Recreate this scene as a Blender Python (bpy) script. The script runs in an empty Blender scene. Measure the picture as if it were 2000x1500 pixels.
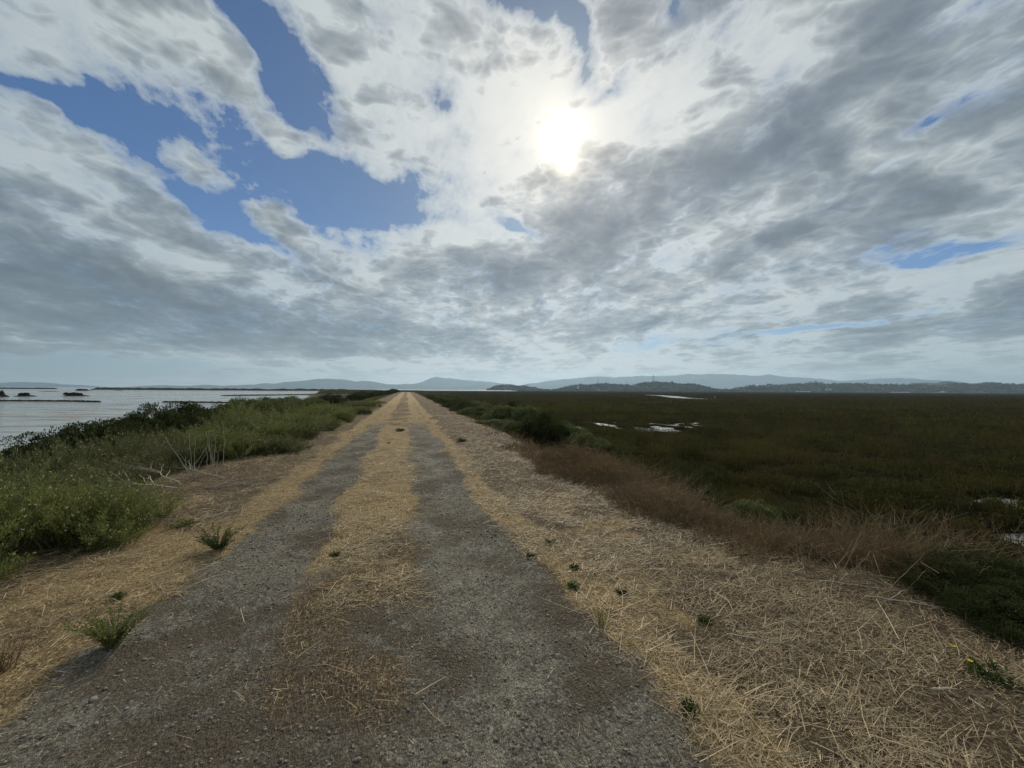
import bpy, math, numpy as np
R = math.radians
rng = np.random.default_rng(7)
scn = bpy.context.scene
col = scn.collection

# ------------------------------------------------------------------ camera
EYE = 1.6
F_PX, CX, CY = 751.0, 1000.0, 750.0          # photograph: 2000 x 1500
YAW, PITCH, ROLL = R(15.3), R(0.84), R(0.33)
fwd = np.array([math.sin(YAW)*math.cos(PITCH), math.cos(YAW)*math.cos(PITCH), math.sin(PITCH)])
rgt0 = np.array([math.cos(YAW), -math.sin(YAW), 0.0])
up0 = np.cross(rgt0, fwd)
rgt = rgt0*math.cos(ROLL) + up0*math.sin(ROLL)
upv = -rgt0*math.sin(ROLL) + up0*math.cos(ROLL)
CAM = np.array([0.0, 0.0, EYE])
from mathutils import Matrix
cd = bpy.data.cameras.new('camera')
cam = bpy.data.objects.new('camera', cd); col.objects.link(cam)
cd.sensor_width = 36; cd.lens = 36*F_PX/2000; cd.clip_start = 0.05; cd.clip_end = 40000
cam.matrix_world = Matrix(((rgt[0], upv[0], -fwd[0], CAM[0]), (rgt[1], upv[1], -fwd[1], CAM[1]),
                           (rgt[2], upv[2], -fwd[2], CAM[2]), (0, 0, 0, 1)))
scn.camera = cam

def ray(px, py):
    v = fwd + rgt*(px-CX)/F_PX + upv*(CY-py)/F_PX
    return v/np.linalg.norm(v)
def azel(px, py):
    v = ray(px, py); return math.atan2(v[0], v[1]), math.asin(v[2])
def xy_at(px, dist):                          # ground position seen in column px, dist metres ahead
    v = fwd + rgt*(px-CX)/F_PX
    return v[0]*dist, v[1]*dist

# ------------------------------------------------------------------ node helper
class G:
    def __init__(s, tree): s.t = tree; s.n = tree.nodes; s.l = tree.links
    def node(s, typ, **kw):
        n = s.n.new(typ)
        for k, v in kw.items(): setattr(n, k, v)
        return n
    def put(s, sock, v):
        if v is None: return
        if hasattr(v, 'is_output'): s.l.new(v, sock)
        else: sock.default_value = v
    def m(s, op, a, b=None, c=None, clamp=False):
        n = s.node('ShaderNodeMath', operation=op, use_clamp=clamp)
        for i, v in enumerate((a, b, c)): s.put(n.inputs[i], v)
        return n.outputs[0]
    def v(s, op, a, b=None, scale=None):
        n = s.node('ShaderNodeVectorMath', operation=op)
        s.put(n.inputs[0], a); s.put(n.inputs[1], b)
        if scale is not None: s.put(n.inputs['Scale'], scale)
        return n.outputs['Value'] if op in ('DOT_PRODUCT', 'LENGTH') else n.outputs[0]
    def comb(s, x, y, z=0.0):
        n = s.node('ShaderNodeCombineXYZ')
        for i, q in enumerate((x, y, z)): s.put(n.inputs[i], q)
        return n.outputs[0]
    def sep(s, a):
        n = s.node('ShaderNodeSeparateXYZ'); s.put(n.inputs[0], a); return n.outputs
    def mix(s, f, a, b, blend='MIX'):
        n = s.node('ShaderNodeMix', data_type='RGBA', blend_type=blend)
        s.put(n.inputs[0], f); s.put(n.inputs[6], a); s.put(n.inputs[7], b); return n.outputs[2]
    def noise(s, vec, scale, detail=4, rough=0.55, dist=0.0, lac=2.0):
        n = s.node('ShaderNodeTexNoise')
        s.put(n.inputs['Vector'], vec); n.inputs['Scale'].default_value = scale
        n.inputs['Detail'].default_value = detail; n.inputs['Roughness'].default_value = rough
        n.inputs['Distortion'].default_value = dist; n.inputs['Lacunarity'].default_value = lac
        return n.outputs
    def vor(s, vec, scale, feature='F1', rand=1.0):
        n = s.node('ShaderNodeTexVoronoi', feature=feature)
        s.put(n.inputs['Vector'], vec); n.inputs['Scale'].default_value = scale; n.inputs['Randomness'].default_value = rand
        return n.outputs
    def ss(s, x, lo, hi, t0=0.0, t1=1.0):
        n = s.node('ShaderNodeMapRange', interpolation_type='SMOOTHSTEP')
        s.put(n.inputs[0], x); s.put(n.inputs[1], lo); s.put(n.inputs[2], hi); s.put(n.inputs[3], t0); s.put(n.inputs[4], t1)
        return n.outputs[0]
    def attr(s, name):
        n = s.node('ShaderNodeAttribute'); n.attribute_name = name; return n.outputs['Fac']
    def mapv(s, vec, loc=(0, 0, 0), rot=(0, 0, 0), scale=(1, 1, 1), typ='POINT'):
        n = s.node('ShaderNodeMapping', vector_type=typ)
        s.put(n.inputs[0], vec); n.inputs[1].default_value = loc; n.inputs[2].default_value = rot; n.inputs[3].default_value = scale
        return n.outputs[0]
def c4(r, g, b): return (r, g, b, 1.0)

# ------------------------------------------------------------------ sun and sky
SUN_AZ, SUN_EL = azel(1100, 268)
sun_dir = ray(1100, 268)
sl = bpy.data.lights.new('sun', 'SUN'); sl.energy = 3.4; sl.angle = R(9.0); sl.color = (1.0, 0.90, 0.74)
so = bpy.data.objects.new('sun', sl); col.objects.link(so)
so.rotation_euler = (math.pi/2 - SUN_EL, 0, math.pi - SUN_AZ)
# a sun lamp shines along its -Z: tip it so that +Z points at the sun
from mathutils import Vector
so.rotation_euler = Vector(sun_dir).to_track_quat('Z', 'Y').to_euler()

world = bpy.data.worlds.new('World'); scn.world = world; world.use_nodes = True
w = G(world.node_tree); w.n.clear()
wo = w.node('ShaderNodeOutputWorld'); bg = w.node('ShaderNodeBackground'); w.l.new(bg.outputs[0], wo.inputs[0])
BG = 0.1; bg.inputs[1].default_value = BG
sky = w.node('ShaderNodeTexSky', sky_type='NISHITA', sun_disc=False, sun_elevation=SUN_EL, sun_rotation=SUN_AZ,
             altitude=0.0, air_density=1.0, dust_density=1.0, ozone_density=2.0)
D = w.node('ShaderNodeTexCoord').outputs['Generated']
dx, dy, dz = w.sep(D)[0:3]
dzc = w.m('MAXIMUM', dz, 0.0)
den = w.m('ADD', dzc, 0.11)
q = w.comb(w.m('DIVIDE', dx, den), w.m('DIVIDE', dy, den), 0.0)
az = w.m('ARCTAN2', dx, dy); el = w.m('ARCSINE', w.m('MINIMUM', dz, 0.9999))
warp = w.noise(w.mapv(q, (3.1, 1.7, 0)), 1.3, 4, 0.6)['Color']
warp = w.v('SUBTRACT', warp, (0.5, 0.5, 0.5))
wamp = w.m('MULTIPLY_ADD', dzc, 0.42, 0.02)
P = w.v('ADD', w.comb(az, el), w.v('SCALE', warp, scale=wamp))
def blobs(lst):
    """sum of soft elliptical cloud masses or gaps, each given by where its middle and its axes lie in the sky"""
    tot = None
    for (px, py, rx, ry, rot, amp) in lst:
        a0, e0 = azel(px, py); cr, sr = math.cos(R(rot)), math.sin(R(rot))
        ax = azel(px+cr*20, py+sr*20); ay = azel(px-sr*20, py+cr*20)
        vx = np.array([ax[0]-a0, ax[1]-e0])/20; vy = np.array([ay[0]-a0, ay[1]-e0])/20
        ang = math.atan2(vx[1], vx[0])
        s1 = np.linalg.norm(vx)*rx; s2 = abs(vx[0]*vy[1]-vx[1]*vy[0])/np.linalg.norm(vx)*ry
        mp = w.mapv(P, (a0, e0, 0), (0, 0, ang), (s1, s2, 1), 'TEXTURE')
        gr = w.node('ShaderNodeTexGradient', gradient_type='QUADRATIC_SPHERE'); w.l.new(mp, gr.inputs[0])
        gr.gradient_type = 'SPHERICAL'
        tot = w.m('MULTIPLY_ADD', gr.outputs['Fac'], amp, 0.0 if tot is None else tot)
    return tot
GAPS = [  # blue openings (+) and wisps inside them (-)
 (250, 225, 300, 100, 38, 1.5), (560, 350, 330, 105, 22, 1.5), (730, 385, 190, 70, 0, 1.1), (490, 440, 190, 75, 35, 1.2),
 (515, 100, 290, 110, 52, 1.5), (620, 225, 190, 80, 48, 1.3), (1010, 20, 140, 60, 12, 1.1), (1140, 100, 130, 55, 62, 1.1), (1210, 165, 110, 32, -25, .9),
 (60, 130, 240, 50, 8, .8), (120, 190, 130, 50, 30, .7), (330, 60, 90, 20, 30, .3), (1315, 20, 60, 60, -50, .7),
 (1850, 225, 190, 26, -22, .62), (1720, 325, 100, 26, -40, .7), (1900, 478, 240, 28, -8, .75), (1740, 505, 160, 20, 3, .55),
 (1590, 640, 300, 17, -9, 1.2), (1280, 672, 220, 12, -7, .8), (1010, 437, 90, 24, 38, .9), (685, 480, 70, 40, 0, .6), (830, 205, 60, 34, 30, .4), (560, 345, 60, 30, 20, .3), (170, 716, 460, 34, 1, 1.6),
 (265, 245, 75, 34, 25, -1.0), (390, 325, 120, 36, 35, -1.1), (545, 440, 75, 45, 10, -.8), (620, 300, 110, 40, 20, -.7), (500, 225, 260, 70, 42, -.7), (1600, 95, 170, 110, -40, -.7)]
THICK = [ # grey, deep parts (+) and thin bright parts (-)
 (1400, 350, 260, 95, -38, .75), (1590, 170, 300, 90, -32, .40), (1150, 450, 190, 130, 30, .8), (950, 530, 210, 85, 0, .65),
 (1130, 570, 200, 60, 0, .4), (1850, 640, 330, 38, -4, .6), (300, 620, 640, 120, 3, .85), (100, 470, 450, 130, 20, .42), (700, 640, 380, 70, 0, .35),
 (1250, 640, 330, 40, 0, .3), (1900, 150, 240, 200, 0, .3), (1800, 420, 350, 80, -15, .15), (1500, 470, 200, 40, -5, .2), (780, 690, 380, 24, 2, .5),
 (1000, 200, 430, 240, 0, -.30), (800, 120, 300, 200, 0, -.22), (800, 460, 280, 70, 0, -.35), (1280, 480, 160, 90, 0, -.3), (1280, 240, 150, 160, 0, -.3),
 (60, 300, 330, 110, 35, -.2), (1000, 715, 800, 30, 0, -.15), (1750, 260, 480, 300, -20, .24), (150, 560, 500, 200, 5, .18), (1000, 600, 700, 110, 0, .12)]
gap = blobs(GAPS); thick = blobs(THICK)
qs = w.mapv(q, (0.4, 2.2, 0), (0, 0, R(-14)), (1.0, 0.65, 1))
A = w.noise(qs, 2.3, 8, 0.60, 0.15)['Fac']
qb = w.mapv(q, (7.3, 4.2, 0), (0, 0, R(-14)), (1.0, 0.68, 1))
B = w.noise(qb, 1.5, 6, 0.56, 0.5)['Fac']
Cn = w.noise(w.mapv(D, (1.3, 9.2, 0), scale=(1, 1, 1.8)), 5.2, 9, 0.66, 0.15)['Fac']
Wi = w.noise(w.mapv(q, (5.3, 1.2, 0), (0, 0, R(-20)), (1.0, 0.45, 1)), 7.0, 7, 0.66, 0.1)['Fac']
dens = w.m('SUBTRACT', w.m('MULTIPLY_ADD', w.m('SUBTRACT', A, 0.5), 1.8, 1.0), w.m('MULTIPLY', w.m('MINIMUM', gap, 1.15), 1.18))
dens = w.m('MULTIPLY_ADD', w.m('SUBTRACT', Cn, 0.5), 2.6, dens)
dens = w.m('MULTIPLY_ADD', w.m('SUBTRACT', Wi, 0.5), 2.4, dens)
def beer(x, k):      # light lost on the way through a cloud of thickness x
    return w.m('SUBTRACT', 1.0, w.m('EXPONENT', w.m('MULTIPLY', w.m('MAXIMUM', x, 0.0), -k)))
alpha = beer(w.m('SUBTRACT', dens, 0.05), 2.5)
PV = w.v('ADD', w.mapv(D, scale=(1, 1, 2.1)), w.v('SCALE', warp, scale=0.22))
def billow(scale, off, det=1.0):
    n = w.noise(w.mapv(PV, (off, off*2, 0)), scale, det, .5)['Fac']
    return w.m('ABSOLUTE', w.m('SUBTRACT', n, 0.5))
bl = w.m('MULTIPLY', billow(3.4, 1.0), 2.0)
bl = w.m('MULTIPLY_ADD', billow(8.5, 3.0), 1.7, bl)
bl = w.m('MULTIPLY_ADD', billow(20.0, 5.0, 2.0), 1.3, bl)
bl = w.m('SUBTRACT', bl, 0.46)
tk = w.m('MULTIPLY_ADD', w.m('SUBTRACT', B, 0.5), 1.9, w.m('ADD', thick, 0.44))
tk = w.m('MULTIPLY_ADD', w.m('SUBTRACT', Cn, 0.5), 1.35, tk)
tk = w.m('MULTIPLY_ADD', w.m('SUBTRACT', Wi, 0.5), 0.5, tk)
tk = w.m('ADD', bl, tk)
tk = w.m('MULTIPLY_ADD', w.m('MINIMUM', w.m('SUBTRACT', dens, 0.85), 0.0), 0.7, tk)
shade = beer(w.m('SUBTRACT', tk, 0.17), 2.15)
cosun = w.v('DOT_PRODUCT', D, tuple(sun_dir))
ang = w.m('ARCCOSINE', w.m('MINIMUM', cosun, 0.99999))
near = w.m('EXPONENT', w.m('MULTIPLY', ang, -2.2))
bright = w.mix(near, c4(.43, .505, .525), c4(.92, .905, .86))
dark = w.mix(near, c4(.100, .135, .160), c4(.165, .190, .240))
cloud = w.mix(shade, bright, dark)
skyc = w.v('SCALE', sky.outputs[0], scale=BG*0.9)
skyc = w.v('MULTIPLY', skyc, (0.48, 0.68, 0.92))
skyc = w.v('SCALE', skyc, scale=w.m('SUBTRACT', 1.0, w.m('MULTIPLY', w.m('EXPONENT', w.m('MULTIPLY', w.v('DOT_PRODUCT', w.v('SUBTRACT', D, tuple(sun_dir)), w.v('SUBTRACT', D, tuple(sun_dir))), -3.0)), 0.6)))
base = w.mix(alpha, skyc, cloud)
# air near the horizon
hz = w.m('EXPONENT', w.m('MULTIPLY', w.m('MAXIMUM', el, 0.0), -25.0))
hzw = w.m('EXPONENT', w.m('MULTIPLY', w.m('MULTIPLY', w.m('ADD', az, -R(12)), w.m('ADD', az, -R(12))), -1.6))
hcol = w.mix(hzw, c4(.38, .50, .51), c4(.72, .73, .70))
base = w.mix(w.m('MULTIPLY', hz, 0.92), base, hcol)
# the sun burning through thin cloud
halo = w.m('EXPONENT', w.m('MULTIPLY', ang, -10.0))
base = w.mix(1.0, base, w.v('SCALE', (0.30, 0.23, 0.13), scale=halo), 'ADD')
d2 = w.v('DOT_PRODUCT', D, tuple(ray(1106, 322)))
a2 = w.m('ARCCOSINE', w.m('MINIMUM', d2, 0.99999))
def lobe(a, sg):
    x = w.m('DIVIDE', a, sg); return w.m('EXPONENT', w.m('MULTIPLY', w.m('MULTIPLY', x, x), -1.0))
disc = w.m('ADD', w.m('MULTIPLY', lobe(ang, .036), 1.25), w.m('MULTIPLY', lobe(a2, .024), .8))
disc = w.m('MULTIPLY', disc, w.m('ADD', 1.0, w.m('MULTIPLY', w.m('SUBTRACT', bl, 0.1), -0.8)))
base = w.mix(1.0, base, w.v('SCALE', (1.0, 0.92, 0.70), scale=disc), 'ADD')
final = w.v('SCALE', base, scale=1.0/BG)
w.l.new(final, bg.inputs[0])
world.cycles.sampling_method = 'MANUAL'; world.cycles.sample_map_resolution = 512

vs = scn.view_settings; vs.view_transform = 'Standard'; vs.look = 'None'; vs.gamma = 1.0; vs.exposure = 0.0; vs.use_curve_mapping = False
scn.render.engine = 'CYCLES'
cy = scn.cycles
cy.max_bounces = 5; cy.diffuse_bounces = 2; cy.glossy_bounces = 2; cy.transmission_bounces = 2; cy.transparent_max_bounces = 8; cy.volume_bounces = 0
cy.caustics_reflective = False; cy.caustics_refractive = False; cy.use_denoising = True; cy.sample_clamp_indirect = 4

# ------------------------------------------------------------------ numpy noise
def vnoise(x, y, seed=0):
    x = np.asarray(x, float); y = np.asarray(y, float)
    xi = np.floor(x).astype(np.int64); yi = np.floor(y).astype(np.int64); fx = x-xi; fy = y-yi
    fx = fx*fx*(3-2*fx); fy = fy*fy*(3-2*fy)
    def hsh(a, b):
        n = (a*374761393 + b*668265263 + seed*1274126177) & 0xffffffff
        n = ((n ^ (n >> 13))*1274126177) & 0xffffffff
        n = (n ^ (n >> 16)) & 0xffffffff
        return n/4294967295.0
    a = hsh(xi, yi); b = hsh(xi+1, yi); c = hsh(xi, yi+1); d = hsh(xi+1, yi+1)
    return (a*(1-fx)+b*fx)*(1-fy)+(c*(1-fx)+d*fx)*fy
def fbm(x, y, seed=0, octv=4):
    t = 0; a = 1; s = 0
    for i in range(octv):
        t = t+a*vnoise(x*2**i+i*17.3, y*2**i-i*9.1, seed+i*31); s += a; a *= .5
    return t/s
def sst(x, a, b):
    t = np.clip((x-a)/(b-a), 0, 1); return t*t*(3-2*t)

# ------------------------------------------------------------------ lie of the land
WATER = -2.3
POOLS = []
def add_pool(px, py, rx, ry, rot=0):
    v = ray(px, py); t = (WATER-EYE)/v[2]; POOLS.append((v[0]*t, v[1]*t, rx, ry, R(rot)))
add_pool(1262, 833, 9, 5.0); add_pool(1205, 828, 5.0, 3.0); add_pool(1975, 985, 2.0, 1.1, -20); add_pool(1960, 1010, 1.6, .8, -20)
add_pool(1640, 866, .9, 2.0); add_pool(1430, 872, .7, 2.0); add_pool(1370, 826, 2, 1.0); add_pool(1990, 1060, 1.3, .7)
def creek_mask(X, Y):
    pts = [(1270, 771.5), (1305, 773.5), (1330, 777.0), (1370, 779.5)]
    W = []
    for p in pts:
        v = ray(*p); t = (WATER-EYE)/v[2]; W.append((v[0]*t, v[1]*t))
    m = np.zeros_like(X)
    for (a, b) in zip(W[:-1], W[1:]):
        a = np.array(a); b = np.array(b); ab = b-a; L = ab@ab
        t = np.clip(((X-a[0])*ab[0]+(Y-a[1])*ab[1])/L, 0, 1)
        d = np.hypot(X-a[0]-t*ab[0], Y-a[1]-t*ab[1]); m = np.maximum(m, 1-sst(d, 2.5, 9.0))
    return m
def pool_mask(X, Y):
    m = np.zeros_like(X)
    wob = (fbm(X*.35, Y*.35, 5)-.5)*1.6
    for cx, cyy, rx, ry, ro in POOLS:
        u = (X-cx)*math.cos(ro)+(Y-cyy)*math.sin(ro); v = -(X-cx)*math.sin(ro)+(Y-cyy)*math.cos(ro)
        m = np.maximum(m, 1-sst(np.hypot(u/rx, v/ry)+wob, .7, 1.2))
    m = m*sst(fbm(X*1.0, Y*.40, 103), .41, .50)
    return np.maximum(m, creek_mask(X, Y))
def edge_r(Y): return np.interp(Y, [0, 2.1, 2.7, 3.4, 5, 7, 11, 20, 60], [4.3, 3.85, 3.3, 3.05, 2.85, 2.75, 2.85, 2.95, 3.0])+(fbm(Y*.5, np.asarray(Y)*0+3.3, 11)-.5)*.5
def edge_l(Y): return -3.1-(fbm(Y*.22, Y*0+8.3, 12)-.5)*1.0
def shore_x(Y): return -19-(fbm(Y*.05, Y*0+1.3, 14)-.5)*8-.19*np.maximum(0, Y-70)
def land(X, Y):
    X = np.asarray(X, float); Y = np.asarray(Y, float)
    far = sst(Y, 200, 340)
    er = edge_r(Y); elf = edge_l(Y)
    right = -2.12*sst(X, er, er+4.6)
    left = -1.25*sst(-X, -elf, -elf+6.5)
    z = np.where(X > 0, right, left)
    # marsh surface
    mm = sst(X, er+3.5, er+6)
    z = z+mm*((fbm(X*.25, Y*.25, 21)-.5)*.22)
    # left shelf, then the bay
    sx = shore_x(Y)
    bay = sst(-X, -sx-6, -sx+5)
    z = z-bay*1.9+(1-bay)*sst(-X, 6, 10)*(fbm(X*.3, Y*.3, 22)-.5)*.35
    # the levee fades into the marsh far along
    z = z*(1-far*(X > -60)) + far*(X > -60)*(-2.12)
    z = np.where((Y > 950) & (X < Y*.23+60), -3.2, z)     # open bay beyond the marsh
    pm = pool_mask(X, Y)*(X > 4)
    z = z*(1-pm)+pm*(-2.42)
    # small relief of the levee top
    top = (1-sst(np.abs(X), 3.4, 5))*(1-sst(Y, 25, 50))
    z = z+top*((fbm(X*1.6, Y*1.6, 41)-.5)*.05+(fbm(X*7, Y*7, 42)-.5)*.030)
    rut = np.exp(-((X+1.3)/.45)**2)+np.exp(-((X-.55)/.5)**2)
    z = z-rut*.045*(1-sst(Y, 120, 200))
    return z
def gravel_m(X, Y):
    X = X+(fbm(X*1.1, Y*1.1, 51)-.5)*.5+(fbm(X*5, Y*5, 52)-.5)*.25
    near = 1-sst(Y, 3.0, 6.0)
    hl = .33+.12*near; hr = .42+.17*near; cl = -1.28; cr = .53+.12*near
    l = 1-sst(np.abs(X-cl), hl-.14, hl+.16); r = 1-sst(np.abs(X-cr), hr-.16, hr+.2)
    g = np.maximum(l, r)*(1-.74*sst(Y, 11, 24))
    mid = (1-sst(np.abs(X+.38), .6, .9))*((1-sst(Y, 2.6, 5.0))*(.25+.75*sst(fbm(X*1.1, Y*1.1, 55), .35, .6))*.80+.6*sst(fbm(X*1.5, Y*.8, 56), .52, .66)*(1-sst(Y, 9, 14)))
    return np.clip(np.maximum(g, mid), 0, 1)
def pale_m(X, Y):
    """fine yellow chaff in ribbons along the wheel tracks; the rest is coarse brown thatch"""
    X0 = X; X = X+(fbm(X*.9, Y*.9, 61)-.5)*.6
    n = fbm(X0*.9, Y*.9, 63)
    near = 1-sst(Y, 3.0, 6.0)
    a = np.exp(-((X-1.17-.25*near)/.24)**2)*1.1; b = np.exp(-((X+1.90+.15*near)/.28)**2)*1.0
    c = (1-sst(np.abs(X+.38), .45, .75))*(1-.65*sst(Y, 15, 24))*(1-.7*near)
    tr = (np.exp(-((X+1.28)/.45)**2)+np.exp(-((X-.55)/.45)**2))*sst(Y, 9, 15)
    left = (1-sst(-X0, 2.6, 3.4))*(X0 < -1.8)*(1-sst(Y, 4.5, 7))*.75
    v = np.maximum(np.maximum(np.maximum(a, b), np.maximum(c*(.60+.7*sst(fbm(X0*2.1, Y*1.2, 67), .36, .6)), tr)), left)*(.35+1.2*n)
    spots = sst(fbm(X0*1.3, Y*1.3, 66), .60, .74)*.5*(np.abs(X0) < 3.2)
    return np.clip(np.maximum(v, spots), 0, 1)

def ground_hit(px, py):
    v = ray(px, py); t = np.linspace(.5, 400, 40000)
    X = v[0]*t; Y = v[1]*t; Z = EYE+v[2]*t
    i = np.argmax(Z < land(X, Y))
    return float(X[i]), float(Y[i]), float(land(X[i:i+1], Y[i:i+1])[0])

# ------------------------------------------------------------------ mesh helper
def mk(name, V, Fs, mats, parent=None, attrs=None, smooth=False, matidx=None):
    """one mesh object out of numpy vertices and equal-sized faces"""
    V = np.asarray(V, np.float32); Fs = np.asarray(Fs, np.int32)
    me = bpy.data.meshes.new(name)
    k = Fs.shape[1]
    me.vertices.add(len(V)); me.vertices.foreach_set('co', V.ravel())
    me.loops.add(Fs.size); me.loops.foreach_set('vertex_index', Fs.ravel())
    me.polygons.add(len(Fs)); me.polygons.foreach_set('loop_start', np.arange(0, Fs.size, k, dtype=np.int32))
    me.polygons.foreach_set('loop_total', np.full(len(Fs), k, np.int32))
    if smooth: me.polygons.foreach_set('use_smooth', np.ones(len(Fs), bool))
    if matidx is not None: me.polygons.foreach_set('material_index', np.asarray(matidx, np.int32))
    for kk, a in (attrs or {}).items():
        at = me.attributes.new(kk, 'FLOAT', 'POINT'); at.data.foreach_set('value', np.asarray(a, np.float32))
    me.update(calc_edges=True)
    for m_ in (mats if isinstance(mats, (list, tuple)) else [mats]): me.materials.append(m_)
    o = bpy.data.objects.new(name, me); col.objects.link(o)
    if parent is not None: o.parent = parent
    return o
def tag(o, label=None, cat=None, group=None, kind=None):
    for k_, v_ in (('label', label), ('category', cat), ('group', group), ('kind', kind)):
        if v_: o[k_] = v_
    return o
def empty(name, loc, rz=0.0, sc=1.0):
    o = bpy.data.objects.new(name, None); col.objects.link(o); o.location = loc; o.rotation_euler = (0, 0, rz)
    o.scale = (sc, sc, sc) if not isinstance(sc, (tuple, list)) else sc; o.empty_display_size = .1
    return o
def copy_tree(o, parent=None):
    c = o.copy(); col.objects.link(c)
    if parent is not None: c.parent = parent
    for ch in o.children: copy_tree(ch, c)
    return c
def nrm(a): return a/np.maximum(np.linalg.norm(a, axis=1, keepdims=True), 1e-9)
def rvec(n): return nrm(rng.normal(size=(n, 3)))
def ribbons(base, d, L, W, bend=None, segs=2, taper=.8, side=None):
    """flat curved blades: returns vertices, quads, blade id per vertex"""
    n = len(base); d = nrm(d); L = np.broadcast_to(L, (n,)); W = np.broadcast_to(W, (n,))
    if bend is None: bend = np.zeros((n, 3))
    if side is None: side = nrm(np.cross(d, rvec(n)))
    vs_ = []
    for i in range(segs+1):
        t = i/segs
        p = base+d*(L*t)[:, None]+bend*(L*t*t)[:, None]
        ww = (W*(1-taper*t)*.5)[:, None]
        vs_ += [p-side*ww, p+side*ww]
    V = np.stack(vs_, 1).reshape(-1, 3)
    b = (np.arange(n)*(2*(segs+1)))[:, None]
    Fq = np.concatenate([b+np.array([[2*i, 2*i+1, 2*i+3, 2*i+2]]) for i in range(segs)], 0)
    return V, Fq, np.repeat(np.arange(n), 2*(segs+1))
def leaves(pos, d, L, W, fold=None):
    """leaf-shaped quads: base, side, tip, side"""
    n = len(pos); d = nrm(d); L = np.broadcast_to(L, (n,))[:, None]; W = np.broadcast_to(W, (n,))[:, None]
    s = nrm(np.cross(d, rvec(n)))
    V = np.stack([pos, pos+d*L*.5+s*W*.5, pos+d*L, pos+d*L*.5-s*W*.5], 1).reshape(-1, 3)
    Fq = np.arange(n*4).reshape(-1, 4)
    return V, Fq, np.repeat(np.arange(n), 4)
def join(parts):
    Vs, Fs, Is = [], [], []; o = 0
    for V, Fq, I in parts: Vs.append(V); Fs.append(Fq+o); Is.append(I); o += len(V)
    return np.concatenate(Vs), np.concatenate(Fs), Is
def tube(pts, rad, seg=6):
    pts = np.asarray(pts, float); n = len(pts); rad = np.broadcast_to(rad, (n,))
    tan = np.gradient(pts, axis=0); tan = nrm(tan)
    a = nrm(np.cross(tan, np.array([.31, .22, .93]))); b = np.cross(tan, a)
    th = np.arange(seg)*2*math.pi/seg
    V = (pts[:, None]+rad[:, None, None]*(a[:, None]*np.cos(th)[None, :, None]+b[:, None]*np.sin(th)[None, :, None])).reshape(-1, 3)
    Fq = []
    for i in range(n-1):
        for j in range(seg): Fq.append([i*seg+j, i*seg+(j+1) % seg, (i+1)*seg+(j+1) % seg, (i+1)*seg+j])
    # caps closed on a centre vertex
    c0 = len(V); V = np.vstack([V, pts[0], pts[-1]])
    for j in range(0, seg, 2):
        Fq.append([c0, (j+2) % seg, (j+1) % seg, j]); o = (n-1)*seg; Fq.append([c0+1, o+j, o+(j+1) % seg, o+(j+2) % seg])
    return V, np.array(Fq), np.zeros(len(V), int)

# ------------------------------------------------------------------ materials
def mat(name):
    m_ = bpy.data.materials.new(name); m_.use_nodes = True; g = G(m_.node_tree)
    return m_, g, g.n['Principled BSDF']
def foliage_mat(name, c1, c2, trans=.35, rough=.6, huevar=None):
    m_, g, b = mat(name)
    t = g.attr('tint')
    pos = g.node('ShaderNodeNewGeometry').outputs['Position']
    n = g.noise(pos, 1.1, 3)['Fac']
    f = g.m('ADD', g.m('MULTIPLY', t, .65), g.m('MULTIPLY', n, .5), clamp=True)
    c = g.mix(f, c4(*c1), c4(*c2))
    if huevar: c = g.mix(g.ss(g.noise(pos, .35, 3)['Fac'], .45, .7), c, c4(*huevar))
    g.put(b.inputs['Base Color'], c); b.inputs['Roughness'].default_value = rough
    b.inputs['Specular IOR Level'].default_value = .25
    tr = g.node('ShaderNodeBsdfTranslucent'); g.put(tr.inputs[0], c)
    mx = g.node('ShaderNodeMixShader'); mx.inputs[0].default_value = trans
    g.l.new(b.outputs[0], mx.inputs[1]); g.l.new(tr.outputs[0], mx.inputs[2])
    g.l.new(mx.outputs[0], g.n['Material Output'].inputs[0])
    return m_
M = {}
M['scrub'] = foliage_mat('scrub_leaf', (.030, .048, .010), (.27, .29, .095), .36, .6)
M['scrub'].node_tree.nodes['Principled BSDF'].inputs['Specular IOR Level'].default_value = .1
M['scrub_olive_shade'] = foliage_mat('scrub_olive_shade_leaf', (.020, .030, .008), (.19, .20, .075), .30, .6, (.13, .125, .06))  # olive leaf, colour darkened to paint in shaded gaps among the shrubs
M['scrub_stem'] = foliage_mat('scrub_stem', (.09, .08, .04), (.17, .15, .08), .0)
M['blossom'] = foliage_mat('blossom', (.50, .48, .25), (.62, .60, .42), .3)
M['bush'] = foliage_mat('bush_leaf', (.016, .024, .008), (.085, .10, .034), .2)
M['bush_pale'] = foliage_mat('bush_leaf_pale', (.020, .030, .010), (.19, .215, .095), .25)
for k_ in ('bush', 'bush_pale'): M[k_].node_tree.nodes['Principled BSDF'].inputs['Specular IOR Level'].default_value = .06
M['bark'] = foliage_mat('bark', (.07, .055, .04), (.13, .10, .075), 0)
M['straw'] = foliage_mat('straw', (.115, .080, .045), (.63, .50, .30), .15, .55)
M['weeds'] = foliage_mat('dry_weed', (.075, .050, .030), (.29, .21, .112), .2, .7, (.155, .098, .045))
M['reed'] = foliage_mat('reed', (.010, .012, .003), (.122, .116, .040), .24, .6, (.092, .070, .028))
M['reed'].node_tree.nodes['Principled BSDF'].inputs['Specular IOR Level'].default_value = 0.0
M['grass'] = foliage_mat('grass', (.045, .045, .018), (.13, .12, .05), .25, .6, (.12, .09, .045))
M['dead'] = foliage_mat('bleached_wood', (.20, .17, .13), (.52, .47, .39), 0, .8)
M['stalk'] = foliage_mat('dry_stalk', (.18, .13, .08), (.36, .28, .19), 0, .7)
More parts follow.
